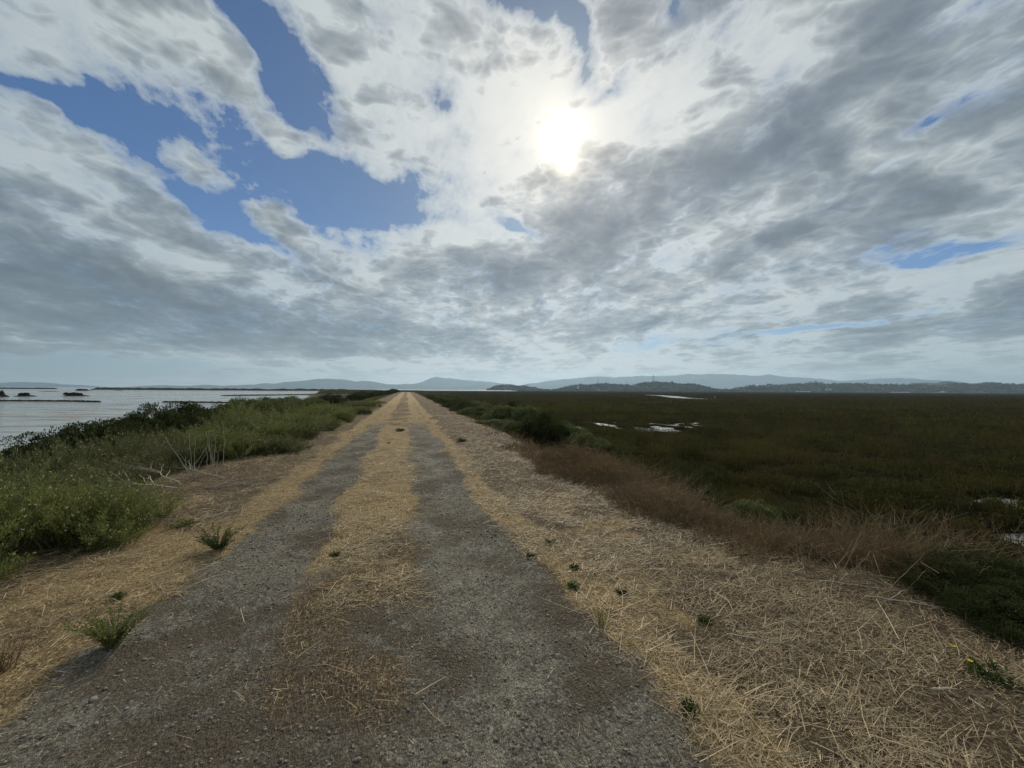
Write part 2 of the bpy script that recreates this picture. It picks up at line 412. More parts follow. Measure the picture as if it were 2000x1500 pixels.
M['tuft'] = foliage_mat('green_tuft', (.03, .05, .015), (.085, .12, .035), .25)
M['yellow'] = foliage_mat('yellow_petal', (.75, .55, .03), (.85, .68, .06), .3)
M['stone'] = foliage_mat('stone', (.085, .075, .06), (.33, .30, .25), 0, .85)
M['far_tree'] = foliage_mat('far_tree', (.018, .026, .014), (.04, .05, .026), .1)

def ground_material():
    m_, g, b = mat('ground')
    pos = g.node('ShaderNodeNewGeometry').outputs['Position']
    gv = g.attr('gravel'); pl = g.attr('pale'); ms = g.attr('marsh'); bk = g.attr('bank')
    n1 = g.noise(pos, 6, 8, .7)['Fac']; n2 = g.noise(pos, 38, 5, .7)['Fac']; n3 = g.noise(pos, 1.2, 4)['Fac']; n4 = g.noise(pos, 140, 3, .7)['Fac']
    # gravel
    v1 = g.vor(pos, 55); v2 = g.vor(pos, 130)
    peb = g.mix(g.ss(v1['Color'], .2, .9), c4(.135, .123, .099), c4(.300, .280, .235))
    peb = g.mix(g.m('MULTIPLY', g.ss(n1, .46, .62), g.attr('wear')), peb, c4(.350, .322, .262))
    peb = g.mix(g.ss(n2, .58, .66), peb, c4(.040, .036, .030))
    peb = g.mix(g.ss(n2, .36, .26), peb, c4(.34, .33, .30))
    peb = g.mix(g.m('MULTIPLY', g.ss(n4, .55, .72), .6), peb, c4(.06, .055, .047))
    # litter
    sm = g.mapv(pos, rot=(0, 0, .6), scale=(1, .22, 1)); sm2 = g.mapv(pos, rot=(0, 0, -.9), scale=(1, .2, 1))
    f1 = g.noise(sm, 120, 3, .6, .5)['Fac']; f2 = g.noise(sm2, 90, 3, .6, .5)['Fac']
    fib = g.ss(g.m('MAXIMUM', f1, f2), .46, .66)
    palec = g.mix(fib, c4(.235, .162, .080), c4(.56, .43, .235))
    brown = g.mix(fib, c4(.072, .053, .033), c4(.255, .195, .125))
    plf = g.ss(g.m('ADD', pl, g.m('MULTIPLY', g.m('SUBTRACT', n1, .5), 1.1)), .25, .65)
    lit = g.mix(plf, brown, palec)
    dirt = g.mix(n1, c4(.085, .066, .048), c4(.17, .135, .095))
    lit = g.mix(g.m('MULTIPLY', g.ss(n3, .55, .75), g.m('SUBTRACT', 1.0, plf)), lit, dirt)
    gf = g.ss(g.m('ADD', gv, g.m('MULTIPLY', g.m('SUBTRACT', g.noise(pos, 14, 6, .75)['Fac'], .5), 1.5)), .26, .72)
    mixg = g.mix(g.m('MULTIPLY', g.ss(g.m('ADD', n3, g.m('MULTIPLY_ADD', g.m('SUBTRACT', n1, .5), .5, g.m('MULTIPLY', g.attr('soil'), .14))), .46, .62), .8), peb, g.mix(n2, c4(.060, .046, .032), c4(.16, .125, .088)))
    top = g.mix(gf, lit, mixg)
    # marsh and bank
    nm = g.noise(g.mapv(pos, scale=(1, 1, 1)), .045, 6, .62)['Fac']; nm2 = g.noise(pos, .9, 5, .7)['Fac']
    mc = g.mix(g.ss(nm, .38, .62), c4(.026, .030, .011), c4(.048, .034, .020))
    mc = g.mix(g.ss(nm2, .45, .62), c4(.016, .016, .010), mc)
    bc = g.mix(n1, c4(.05, .042, .026), c4(.12, .10, .065))
    colr = g.mix(bk, top, bc); colr = g.mix(ms, colr, mc)
    g.put(b.inputs['Base Color'], colr)
    b.inputs['Roughness'].default_value = .92; g.put(b.inputs['Specular IOR Level'], g.m('MULTIPLY', g.m('SUBTRACT', 1.0, ms), .12))
    hgt = g.m('ADD', g.m('MULTIPLY', n2, .6), g.m('MULTIPLY', g.m('SUBTRACT', 1.0, v1['Distance']), .5))
    hgt = g.m('ADD', hgt, g.m('MULTIPLY', fib, .5))
    hgt = g.m('ADD', hgt, g.m('MULTIPLY', n1, 1.6))
    bp = g.node('ShaderNodeBump'); bp.inputs['Strength'].default_value = 1.0; bp.inputs['Distance'].default_value = .028
    g.put(bp.inputs['Height'], hgt); g.l.new(bp.outputs[0], b.inputs['Normal'])
    return m_
M['ground'] = ground_material()
def water_material():
    m_, g, b = mat('water')
    pos = g.node('ShaderNodeNewGeometry').outputs['Position']
    st = g.mapv(pos, rot=(0, 0, YAW), scale=(.30, 1.0, 1))
    n1 = g.noise(st, .55, 6, .62, .4)['Fac']; n0 = g.noise(g.mapv(pos, rot=(0, 0, R(-35)), scale=(.3, 1, 1)), .05, 4, .6)['Fac']
    mud = g.ss(g.m('ADD', n1, g.m('MULTIPLY', g.m('SUBTRACT', n0, .5), .6)), .50, .62)
    g.put(b.inputs['Base Color'], g.mix(mud, c4(.34, .35, .33), c4(.19, .18, .16)))
    g.put(b.inputs['Roughness'], g.m('MULTIPLY_ADD', mud, .42, .08))
    b.inputs['IOR'].default_value = 1.33
    n2 = g.noise(st, 2.2, 5, .6)['Fac']
    bp = g.node('ShaderNodeBump'); bp.inputs['Strength'].default_value = .4; bp.inputs['Distance'].default_value = .10
    g.put(bp.inputs['Height'], g.m('ADD', n2, g.m('MULTIPLY', n1, 2.0))); g.l.new(bp.outputs[0], b.inputs['Normal'])
    return m_
M['water'] = water_material()
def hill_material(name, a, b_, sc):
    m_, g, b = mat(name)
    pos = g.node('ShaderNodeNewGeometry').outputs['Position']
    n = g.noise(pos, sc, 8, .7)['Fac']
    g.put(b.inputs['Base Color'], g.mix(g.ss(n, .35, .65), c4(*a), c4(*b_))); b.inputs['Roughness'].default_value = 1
    b.inputs['Specular IOR Level'].default_value = 0
    return m_
M['hill_near'] = hill_material('wooded_hill', (.018, .026, .014), (.085, .085, .045), .018)
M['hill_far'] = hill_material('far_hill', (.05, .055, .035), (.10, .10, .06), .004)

# ------------------------------------------------------------------ ground sheet
def axis(lo, hi, s0, k):
    def half(L):
        a = [0.0]; 
        while a[-1] < L: a.append(a[-1]+max(s0, k*a[-1]))
        a[-1] = L; return np.array(a)
    return np.concatenate([-half(-lo)[::-1][:-1], half(hi)])
gx = axis(-11500, 11500, .055, .021); gy = axis(-60, 11500, .055, .021)
GX, GY = np.meshgrid(gx, gy)
GZ = land(GX, GY)
nx, ny = len(gx), len(gy)
ii = (np.arange(ny-1)[:, None]*nx+np.arange(nx-1)[None, :]).ravel()
Fg = np.stack([ii, ii+1, ii+1+nx, ii+nx], 1)
er = edge_r(GY); elf = edge_l(GY)
gr_o = mk('ground', np.stack([GX, GY, GZ], -1).reshape(-1, 3), Fg, M['ground'], smooth=True, attrs={
    'gravel': gravel_m(GX, GY).ravel(), 'soil': (np.exp(-((GX+.38)/.42)**2)*(1-sst(GY, 4, 8))).ravel(), 'wear': (.25+.75*np.exp(-((GX-.55)/.38)**2)+.35*np.exp(-((GX+1.3)/.25)**2)).ravel(), 'pale': pale_m(GX, GY).ravel(),
    'marsh': np.maximum(sst(GX, er+1.2, er+2.8), sst(GY, 220, 330)).ravel(), 'bank': sst(-GX, -elf+.6, -elf+2.2).ravel()})
tag(gr_o, kind='structure')
wz = WATER
w_o = mk('water', [(-11500, -60, wz), (11500, -60, wz), (11500, 11500, wz), (-11500, 11500, wz)], [[0, 1, 2, 3]], M['water'])
tag(w_o, kind='structure')

# ------------------------------------------------------------------ hills
def ridge(name, prof, dist, depth, m_, rough, seed, n=420, rows=26):
    px = np.array([p[0] for p in prof], float); py = np.array([p[1] for p in prof], float)
    s = np.linspace(px[0], px[-1], n); yy = np.interp(s, px, py)
    k = np.ones(7)/7; yy = np.convolve(np.pad(yy, 3, 'edge'), k, 'valid')
    hor = 761+(s-1000)*math.tan(ROLL)
    top = EYE+dist*(hor-yy)/F_PX - WATER
    top = top+(fbm(s*.09, s*0+seed, seed, 5)-.5)*rough*2*np.clip(top/8, 0, 1)
    P0 = np.array([xy_at(a, dist) for a in s]); fd = np.array([math.sin(YAW), math.cos(YAW)])
    V = []
    for j in range(rows):
        t = j/(rows-1)*2-1
        prf = (1-abs(t)**1.6)
        off = P0+fd*depth*t
        nz = fbm(off[:, 0]*6/depth, off[:, 1]*6/depth, seed+3, 5)
        hgt = top*prf*(1-(1-np.exp(-(t/.35)**2))*(nz-.15)*.75)-1.0
        V.append(np.column_stack([off, WATER+hgt]))
    V = np.concatenate(V)
    ii = (np.arange(rows-1)[:, None]*n+np.arange(n-1)[None, :]).ravel()
    o = mk(name, V, np.stack([ii, ii+1, ii+1+n, ii+n], 1), m_, smooth=True)
    tag(o, kind='structure'); return V[(rows//2)*n:(rows//2+1)*n], V
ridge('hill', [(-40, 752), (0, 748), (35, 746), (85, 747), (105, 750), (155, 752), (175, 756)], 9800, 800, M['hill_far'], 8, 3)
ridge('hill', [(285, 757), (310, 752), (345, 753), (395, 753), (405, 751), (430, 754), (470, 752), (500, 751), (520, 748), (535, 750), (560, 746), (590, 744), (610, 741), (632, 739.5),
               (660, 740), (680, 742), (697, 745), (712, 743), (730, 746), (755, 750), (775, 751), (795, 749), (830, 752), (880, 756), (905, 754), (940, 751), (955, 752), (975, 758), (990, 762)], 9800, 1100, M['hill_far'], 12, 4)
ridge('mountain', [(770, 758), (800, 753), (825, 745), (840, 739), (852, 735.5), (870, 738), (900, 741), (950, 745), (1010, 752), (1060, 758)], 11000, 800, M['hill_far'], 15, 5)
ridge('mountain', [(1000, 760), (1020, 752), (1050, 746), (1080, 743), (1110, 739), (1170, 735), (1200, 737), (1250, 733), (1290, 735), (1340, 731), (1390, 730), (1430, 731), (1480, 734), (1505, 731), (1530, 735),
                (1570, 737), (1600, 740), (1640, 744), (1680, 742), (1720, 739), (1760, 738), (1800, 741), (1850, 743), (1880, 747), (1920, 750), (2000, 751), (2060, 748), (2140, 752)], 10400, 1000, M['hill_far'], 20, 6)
tops = []
tops.append(ridge('hill', [(955, 762), (965, 757), (980, 752), (997, 750), (1010, 752), (1030, 756), (1050, 761), (1070, 764)], 2400, 150, M['hill_near'], 6, 7))
tops.append(ridge('hill', [(1085, 763), (1100, 757), (1125, 754), (1160, 752), (1185, 751), (1215, 754), (1240, 752), (1262, 748), (1290, 748), (1330, 751), (1362, 753), (1385, 759), (1400, 765), (1410, 767)], 2050, 180, M['hill_near'], 7, 8))
tops.append(ridge('hill', [(1380, 766), (1420, 761), (1450, 757), (1480, 754), (1520, 753), (1560, 750), (1590, 748), (1620, 750), (1680, 751), (1730, 752), (1770, 753), (1830, 752), (1870, 750), (1900, 751),
                (1930, 748), (1960, 751), (2000, 752), (2060, 750), (2150, 754), (2250, 764)], 2200, 250, M['hill_near'], 7, 9))
tops.append(ridge('hill', [(1745, 758), (1790, 750), (1815, 748), (1850, 747), (1890, 751), (1930, 757)], 3500, 280, M['hill_near'], 9, 10))

# low strips of land out in the bay and the mud ridges before them
def strip(name, pts, width, height, m_, seed, n=160):
    """a low bank of earth along a ground line given by image column and distance"""
    xs = np.array([xy_at(p[0], p[1]) for p in pts]); t = np.linspace(0, len(pts)-1, n)
    c = np.column_stack([np.interp(t, np.arange(len(pts)), xs[:, k]) for k in (0, 1)])
    tn = nrm(np.column_stack([np.gradient(c[:, 0]), np.gradient(c[:, 1]), np.zeros(n)])); nn = np.column_stack([-tn[:, 1], tn[:, 0]])
    e = np.minimum(1, np.minimum(np.arange(n), n-1-np.arange(n))/8.0)
    V = []; rows = 9
    for j in range(rows):
        s = j/(rows-1)*2-1
        p = c+nn*s*width*e[:, None]
        h_ = height*(1-s*s)*e*(.45+.9*fbm(np.arange(n)*.5, np.full(n, s*2), seed))
        V.append(np.column_stack([p, WATER-.25+(h_+.25*(1-s*s))]))
    V = np.concatenate(V); ii = (np.arange(rows-1)[:, None]*n+np.arange(n-1)[None, :]).ravel()
    return tag(mk(name, V, np.stack([ii, ii+1, ii+1+n, ii+n], 1), m_, smooth=True), kind='structure')
M['mud'] = hill_material('mud', (.020, .020, .014), (.045, .040, .028), .8)
strip('terrain', [(175, 620), (250, 640), (400, 640), (560, 640), (700, 700)], 18, 3.4, M['mud'], 3)
strip('terrain', [(-60, 700), (40, 720), (112, 740)], 14, 2.4, M['mud'], 4)
strip('terrain', [(-40, 102), (60, 104), (150, 103), (200, 101)], 1.0, .42, M['mud'], 5)
strip('terrain', [(315, 102), (400, 101), (510, 100)], 1.0, .38, M['mud'], 6)
strip('terrain', [(430, 190), (520, 210), (640, 260)], 6, .5, M['mud'], 7)

# ------------------------------------------------------------------ loose ground cover
def zl(X, Y): return land(X, Y)
def screen_scatter(n, x0, x1, y0, y1, power=1.0):
    """points on the ground, thinning out with distance from the camera"""
    r = y0*(y1/y0)**(rng.random(n)**power); Y = r
    X = x0+(x1-x0)*rng.random(n)
    return X, Y
def build_straw():
    parts = []; tints = []
    # (count, X range, Y range, length, width)
    for (n, xr, yr, L, W) in ((150000, (-4.2, 5.2), (.35, 4.5), (.02, .11), (.0015, .0034)), (140000, (-5.5, 5.5), (3.0, 11), (.04, .19), (.0025, .0055)), (7000, (1.2, 5.4), (.5, 7), (.10, .30), (.003, .005)), (60000, (-4.2, 5.0), (.35, 4), (.01, .04), (.0015, .003)),
                              (60000, (-5.5, 5.5), (9, 40), (.06, .22), (.004, .010)), (5000, (-4.5, 5.2), (.6, 12), (.12, .40), (.003, .006))):
        X, Y = screen_scatter(n, xr[0], xr[1], yr[0], yr[1], .8)
        p = 1-gravel_m(X, Y)*.97
        p = p*(1-.80*(1-sst(np.abs(X+.38), .45, .8))*(1-sst(Y, 2.4, 4.6))*(1-.9*sst(fbm(X*1.6, Y*1.6, 76), .46, .6)))
        p = p*np.where(X > edge_r(Y)+1.2, .3, 1)*np.where(X < -4.6, .4, 1)
        clump = .22+1.2*sst(fbm(X*2.3, Y*2.3, 71), .36, .6)
        k = rng.random(n) < p*clump
        X, Y = X[k], Y[k]; m = len(X)
        th = rng.normal(0.15, .85, m)+(rng.random(m) < .25)*rng.random(m)*3
        d = np.column_stack([np.cos(th), np.sin(th)*.8, rng.normal(.02, .16, m)])
        Ls = L[0]+(L[1]-L[0])*rng.random(m)**2
        base = np.column_stack([X, Y, land(X, Y)+.004+rng.random(m)**2*.035])
        bend = np.column_stack([rng.normal(0, .42, m), rng.normal(0, .42, m), -np.abs(rng.normal(0, .15, m))])*Ls[:, None]
        side = nrm(np.cross(nrm(d), np.column_stack([rng.normal(0, .5, m), rng.normal(0, .5, m), np.ones(m)])))
        V, Fq, I = ribbons(base, d, Ls, W[0]+(W[1]-W[0])*rng.random(m), bend, 2, .5, side)
        pm = pale_m(X, Y)
        t = np.clip(rng.gamma(1.5, .15, m)+.14*(np.abs(X+.38) < .8)+pm*.24+(fbm(X*1.7, Y*1.7, 73)-.5)*.45, 0, 1); t[rng.random(m) < .05] = 1.0
        parts.append((V, Fq, I)); tints.append(t[I])
    n = 5000; X, Y = screen_scatter(n, -3.2, 4.0, .8, 14, .8)      # cut stubble still rooted
    k = (rng.random(n) < .9-gravel_m(X, Y)*1.2) & (rng.random(n) < 2.2*fbm(X*1.5, Y*1.5, 75)-.45) & ((X > .9) | (X < -1.8)); X, Y = X[k], Y[k]; m = len(X)
    V, Fq, I = ribbons(np.column_stack([X, Y, land(X, Y)-.005]), rng.normal(0, .35, (m, 3))*[1, 1, 0]+[0, 0, 1], .03+.09*rng.random(m)**1.5, .004, rng.normal(0, .02, (m, 3)), 2, .3)
    parts.append((V, Fq, I)); tints.append(np.clip(rng.normal(.35, .3, m), 0, 1)[I])
    V, Fq, _ = join(parts)
    return tag(mk('straw', V, Fq, M['straw'], attrs={'tint': np.concatenate(tints)}), 'mown dry straw strewn beside and between the two wheel tracks', 'straw', kind='stuff')
build_straw()

def build_gravel():
    import bmesh
    bm = bmesh.new(); bmesh.ops.create_icosphere(bm, subdivisions=1, radius=1.0)
    T = np.array([v.co[:] for v in bm.verts]); Ft = np.array([[v.index for v in f.verts] for f in bm.faces]); bm.free()
    n = 42000
    X, Y = screen_scatter(n, -2.6, 2.2, .35, 9, .75)
    k = rng.random(n) < gravel_m(X, Y)*(.35+.9*fbm(X*2, Y*2, 81))+.06
    X, Y = X[k], Y[k]; n = len(X)
    sz = (.0018+.0085*rng.random(n)**5)*np.where(Y > 4, 1.5, 1)
    sc = np.column_stack([sz*(.7+.6*rng.random(n)), sz*(.7+.6*rng.random(n)), sz*(.45+.3*rng.random(n))])
    jit = 1+rng.normal(0, .16, (n, len(T), 1))
    th = rng.random(n)*6.28; c, s_ = np.cos(th), np.sin(th)
    L = T[None]*jit*sc[:, None]
    V = np.stack([L[..., 0]*c[:, None]-L[..., 1]*s_[:, None], L[..., 0]*s_[:, None]+L[..., 1]*c[:, None], L[..., 2]], -1)
    V = V+np.stack([X, Y, land(X, Y)+sc[:, 2]*.35], -1)[:, None]
    Fq = (Ft[None]+(np.arange(n)*len(T))[:, None, None]).reshape(-1, 3)
    t = np.repeat(np.clip(rng.normal(.35, .25, n), 0, 1), len(T))
    return tag(mk('gravel', V.reshape(-1, 3), Fq, M['stone'], attrs={'tint': t}), 'small grey gravel stones lying in the wheel tracks', 'gravel', kind='stuff')
build_gravel()

def build_weeds():
    """brown dead weeds standing on the right shoulder of the levee"""
    parts = []; tt = []
    for (n, y0, y1, ts) in ((27000, 1.0, 9, 1.0), (17000, 7, 28, 1.5), (7000, 25, 130, 2.6)):
        Y = y0*(y1/y0)**rng.random(n); e = edge_r(Y)
        X = e-.15+rng.gamma(1.6, .75, n)+(fbm(Y*1.2, Y*0, 91)-.5)*.6
        k = (X < e+3.0) & (rng.random(n) < (.04+1.25*sst(fbm(X*1.1, Y*1.1, 92), .31, .54))*sst(Y, 1.9, 3.0)*(1-.92*sst(Y, 8.5, 12))); X, Y = X[k], Y[k]; e = e[k]; m = len(X)
        H = (.10+.80*fbm(X*.9, Y*.9, 93)**1.2)*(.5+.7*rng.random(m))*(.40+.7*sst(X-e, -.1, .8))*(1-.35*sst(Y, 8, 13))*1.05
        lean = rng.normal(0, .55, (m, 3)); lean[:, 2] = 1; lean[:, 0] -= .1
        base = np.column_stack([X, Y, land(X, Y)-.01])
        bend = np.column_stack([rng.normal(0, .3, m), rng.normal(0, .3, m), -.12*rng.random(m)])*H[:, None]
        V, Fq, I = ribbons(base, lean, H, .0045*ts*(.6+.8*rng.random(m)), bend, 3, .6)
        tn = np.clip(rng.normal(.32, .2, m), 0, 1); parts.append((V, Fq, I)); tt.append(tn[I])
        d = nrm(lean)
        for q_ in range(6):       # side twigs
            f = .3+.65*rng.random(m); p = base+d*(H*f)[:, None]+bend*(f*f)[:, None]
            tw = rvec(m)*.8+d*.6
            V, Fq, I = ribbons(p, tw, H*.28*(.5+rng.random(m)), .0035*ts, rvec(m)*(H*.08)[:, None], 1, .5)
            parts.append((V, Fq, I)); tt.append(np.clip(tn+rng.normal(0, .12, m), 0, 1)[I])
    V, Fq, _ = join(parts)
    return tag(mk('dead_undergrowth', V, Fq, M['weeds'], attrs={'tint': np.concatenate(tt)}), 'reddish brown dead weeds standing along the right shoulder of the levee', 'undergrowth', kind='stuff')
build_weeds()

def trench(X, Y):
    m = np.zeros_like(X)
    for pl in ([(1740, 868), (1830, 886), (1910, 893), (2060, 912)], [(1600, 858), (1680, 862), (1780, 860), (1990, 872)], [(1150, 858), (1260, 866), (1400, 872)], [(1450, 930), (1620, 945), (1750, 950)]):
        W = []
        for p in pl:
            v = ray(*p); t = (WATER-EYE)/v[2]; W.append(np.array((v[0]*t, v[1]*t)))
        for a, b in zip(W[:-1], W[1:]):
            ab = b-a; t = np.clip(((X-a[0])*ab[0]+(Y-a[1])*ab[1])/(ab@ab), 0, 1)
            d = np.hypot(X-a[0]-t*ab[0], Y-a[1]-t*ab[1])+(fbm(X*.6, Y*.6, 44)-.5)*.9; m = np.maximum(m, 1-sst(d, .35, 1.2))
    return m
def build_reeds():
    parts = []; tt = []
    for (n, r0, r1, Wd, Hs) in ((170000, 3, 22, .011, 1.0), (190000, 16, 75, .024, 1.0), (150000, 60, 320, .07, .95), (60000, 250, 1500, .30, .7)):
        r = r0*(r1/r0)**rng.random(n); a = R(2)+R(96)*rng.random(n)
        X = r*np.sin(a); Y = r*np.cos(a)
        e = edge_r(Y)
        pm = pool_mask(X, Y); tr = trench(X, Y)
        tuss = sst(fbm(X*.8, Y*.8, 95), .36, .58)
        k = (X > e+3.0+(fbm(Y*.4, Y*0, 97)-.5)*1.5) & (rng.random(n) > pm*.82) & (rng.random(n) < .10+1.0*tuss) & (rng.random(n) > tr*.85)
        if r1 > 100: k &= rng.random(n) > creek_mask(X, Y)*1.0
        k &= ~((Y > 940) & (X < Y*.23+70))
        X, Y = X[k], Y[k]; pm = pm[k]; tr = tr[k]; tuss = tuss[k]; m = len(X)
        big = sst(fbm(X*.05, Y*.05, 96), .3, .7); med = fbm(X*.3, Y*.3, 94)
        H = (.25+.45*big+.45*(med-.4))*(.45+.75*rng.random(m))*Hs*(1-.35*pm)*(1-.6*tr)*(.55+.6*tuss)
        H *= 1-.35*(1-sst(X-edge_r(Y), 3, 8))
        lean = rng.normal(0, .30, (m, 3)); lean[:, 2] = 1
        base = np.column_stack([X, Y, np.maximum(land(X, Y), WATER-.1)-.02])
        bend = np.column_stack([rng.normal(0, .28, m), rng.normal(0, .28, m), -.1*rng.random(m)])*H[:, None]
        pal = rng.random(m) < .05; H = np.where(pal, H*1.25, H)
        V, Fq, I = ribbons(base, lean, H, Wd*(.6+.8*rng.random(m)), bend, 2 if r1 < 80 else 1, .85)
        tn = np.clip(rng.gamma(1.3, .16, m)+(big-.5)*.4+(med-.5)*1.7+.02+(tuss-.5)*.12, 0, 1); tn[pal] = 1.0
        parts.append((V, Fq, I)); tt.append(tn[I])
        if r1 < 330:      # leafy tops of the low plants between the blades
            q_ = rng.random(m) < .8; d = nrm(lean)[q_]; f = .45+.6*rng.random(q_.sum())
            p = base[q_]+d*(H[q_]*f)[:, None]+bend[q_]*(f*f)[:, None]+rvec(q_.sum())*(H[q_]*.12)[:, None]
            V, Fq, I = leaves(p, rvec(len(p))+[0, 0, .5], Wd*4.5, Wd*1.8); parts.append((V, Fq, I)); tt.append(np.clip(tn[q_]+.12, 0, 1)[I])
    V, Fq, _ = join(parts)
    return tag(mk('marsh_reeds', V, Fq, M['reed'], attrs={'tint': np.concatenate(tt)}), 'dark green marsh reeds covering the wetland right of the levee', 'reeds', kind='stuff')
build_reeds()

def build_bank_grass():
    """rough low growth on the left bank between shrubs and water, and on the far marsh to the left"""
    parts = []; tt = []
    for (n, y0, y1, Wd) in ((45000, 2, 40, .010), (45000, 30, 400, .06)):
        Y = y0*(y1/y0)**rng.random(n); sx = shore_x(Y)
        X = -4.4-rng.random(n)*(-sx-3-4.4+.0)
        k = (rng.random(n) < .15+1.2*fbm(X*.35, Y*.35, 99)); X, Y = X[k], Y[k]; m = len(X)
        H = (.12+.40*fbm(X*.3, Y*.3, 98))*(.5+rng.random(m))
        lean = rng.normal(0, .3, (m, 3)); lean[:, 2] = 1
        V, Fq, I = ribbons(np.column_stack([X, Y, land(X, Y)-.02]), lean, H, Wd*(.6+.8*rng.random(m)), rng.normal(0, .15, (m, 3))*H[:, None], 2, .8)
        parts.append((V, Fq, I)); tt.append(np.clip(rng.normal(.4, .25, m), 0, 1)[I])
    # far marsh left of the levee line
    n = 30000; Y = 250*(900/250)**rng.random(n); X = -200+rng.random(n)*260
    k = (X > shore_x(Y)+4) & (X < 30); X, Y = X[k], Y[k]; m = len(X)
    H = .8+.9*rng.random(m); lean = rng.normal(0, .2, (m, 3)); lean[:, 2] = 1
    V, Fq, I = ribbons(np.column_stack([X, Y, land(X, Y)-.05]), lean, H, .4, None, 1, .7)
    parts.append((V, Fq, I)); tt.append(np.clip(rng.normal(.3, .2, m), 0, 1)[I])
    V, Fq, _ = join(parts)
    return tag(mk('shore_grass', V, Fq, M['grass'], attrs={'tint': np.concatenate(tt)}), 'dull olive grass on the left bank between the shrubs and the bay', 'grass', kind='stuff')
build_bank_grass()

# ------------------------------------------------------------------ shrubs
def scrub_meshes(seed, nst=380, nleaf=105, leafL=.030, rad=1.0, hgt=.85):
    global rng
    keep = rng; rng = np.random.default_rng(seed)
    # stems fan out of a few crowns inside the shrub
    cen = rng.normal(0, .46*rad, (20, 2)); ci = rng.integers(0, 20, nst)
    th = rng.random(nst)*2*math.pi; spread = rng.random(nst)**.6*.75
    d = np.column_stack([np.cos(th)*spread, np.sin(th)*spread, np.ones(nst)]); d = nrm(d)
    base = np.column_stack([cen[ci]+rng.normal(0, .05, (nst, 2)), np.full(nst, -.05)])
    rr = np.linalg.norm(cen[ci], axis=1)
    L = hgt*(1.12-.80*(rr/rad)**2)*(.65+.45*rng.random(nst))*(.85+.3*fbm(cen[ci][:, 0]*2, cen[ci][:, 1]*2, seed))
    bend = np.column_stack([np.cos(th), np.sin(th), -.7*np.ones(nst)])*(L*.22)[:, None]
    V, Fq, I = ribbons(base, d, L, .006, bend, 4, .7)
    stems = (V, Fq, np.clip(rng.normal(.5, .2, nst), 0, 1)[I])
    k = nst*nleaf; si = np.repeat(np.arange(nst), nleaf); f = .12+.92*rng.random(k)**.75
    p = base[si]+d[si]*(L[si]*f)[:, None]+bend[si]*(f*f)[:, None]
    p = p+rvec(k)*(rng.random(k)*.075*(1.1-.55*f))[:, None]
    ld = rvec(k)*.9+d[si]*.8+np.array([0, 0, .25])
    V, Fq, I = leaves(p, ld, leafL*(.6+.8*rng.random(k)), leafL*.28)
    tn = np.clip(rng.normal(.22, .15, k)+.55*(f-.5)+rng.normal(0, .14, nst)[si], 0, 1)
    fol = (V, Fq, tn[I])
    nb = 420; bi = rng.integers(0, nst, nb); fb = .8+.25*rng.random(nb)
    p = base[bi]+d[bi]*(L[bi]*fb)[:, None]+bend[bi]*(fb*fb)[:, None]+rvec(nb)*.04
    ps = [leaves(p, rvec(nb), .013, .010) for _ in range(3)]
    V, Fq, Is = join(ps); bl = (V, Fq, rng.random(nb)[np.concatenate(Is)])
    rng = keep
    return stems, fol, bl
def make_scrub(seed, leaf='scrub', **kw):
    r = empty('flowering_shrub', (0, 0, 0)); st, fo, bl = scrub_meshes(seed, **kw)
    mk('foliage', fo[0], fo[1], M[leaf], r, {'tint': fo[2]})
    mk('stem', st[0], st[1], M['scrub_stem'], r, {'tint': st[2]})['kind'] = 'stuff'
    mk('blossom', bl[0], bl[1], M['blossom'], r, {'tint': bl[2]})
    return r
def make_bush(seed, pale=False, fine=False):
    """dense domed evergreen bush: limbs carrying many rounded leaf clusters"""
    global rng
    keep = rng; rng = np.random.default_rng(seed)
    r = empty('evergreen_bush', (0, 0, 0))
    nc = 95; u = rvec(nc); u[:, 2] = np.abs(u[:, 2])*.95+.02; u = nrm(u)
    cen = u*np.column_stack([np.full(nc, .80), np.full(nc, .80), np.full(nc, .80)])*(.62+.5*fbm(u[:, 0]*2+seed, u[:, 1]*2, seed)[:, None]+.10*rng.random((nc, 1)))
    cr = .10+.13*rng.random(nc)
    per = 620 if fine else 300; lf = .6 if fine else 1.0; ci = np.repeat(np.arange(nc), per); k = nc*per
    v = rvec(k); v[:, 2] = np.where(v[:, 2] < -.3, -v[:, 2], v[:, 2])
    p = cen[ci]+v*(cr[ci]*(.55+.55*rng.random(k)**.4))[:, None]
    V, Fq, I = leaves(p, v*.8+rvec(k)*.6+np.array([0, 0, .3]), .034*lf*(.6+.8*rng.random(k)), .017*lf)
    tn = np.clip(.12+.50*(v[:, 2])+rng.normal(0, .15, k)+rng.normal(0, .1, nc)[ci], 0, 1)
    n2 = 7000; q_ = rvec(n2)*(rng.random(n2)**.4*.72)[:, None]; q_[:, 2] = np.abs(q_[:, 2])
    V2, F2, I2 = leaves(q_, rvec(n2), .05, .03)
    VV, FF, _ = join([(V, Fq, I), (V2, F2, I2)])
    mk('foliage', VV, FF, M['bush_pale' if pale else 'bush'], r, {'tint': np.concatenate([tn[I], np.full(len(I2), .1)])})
    ps = []
    for i in range(0, nc, 5):
        a = np.array([rng.normal(0, .06), rng.normal(0, .06), -.08]); b = cen[i]
        m_ = (a+b)/2+np.array([0, 0, -.08])
        ps.append(tube([a, (a+m_)/2, m_, (m_+b)/2, b], [.022, .018, .014, .010, .006], 6))
    V, Fq, Is = join(ps)
    mk('stem', V, Fq, M['bark'], r, {'tint': rng.random(len(V))})
    rng = keep
    return r
S0 = [make_scrub(101), make_scrub(102), make_scrub(103, hgt=.8), make_scrub(104, 'scrub_olive_shade'), make_scrub(105, 'scrub_olive_shade', hgt=.8)]
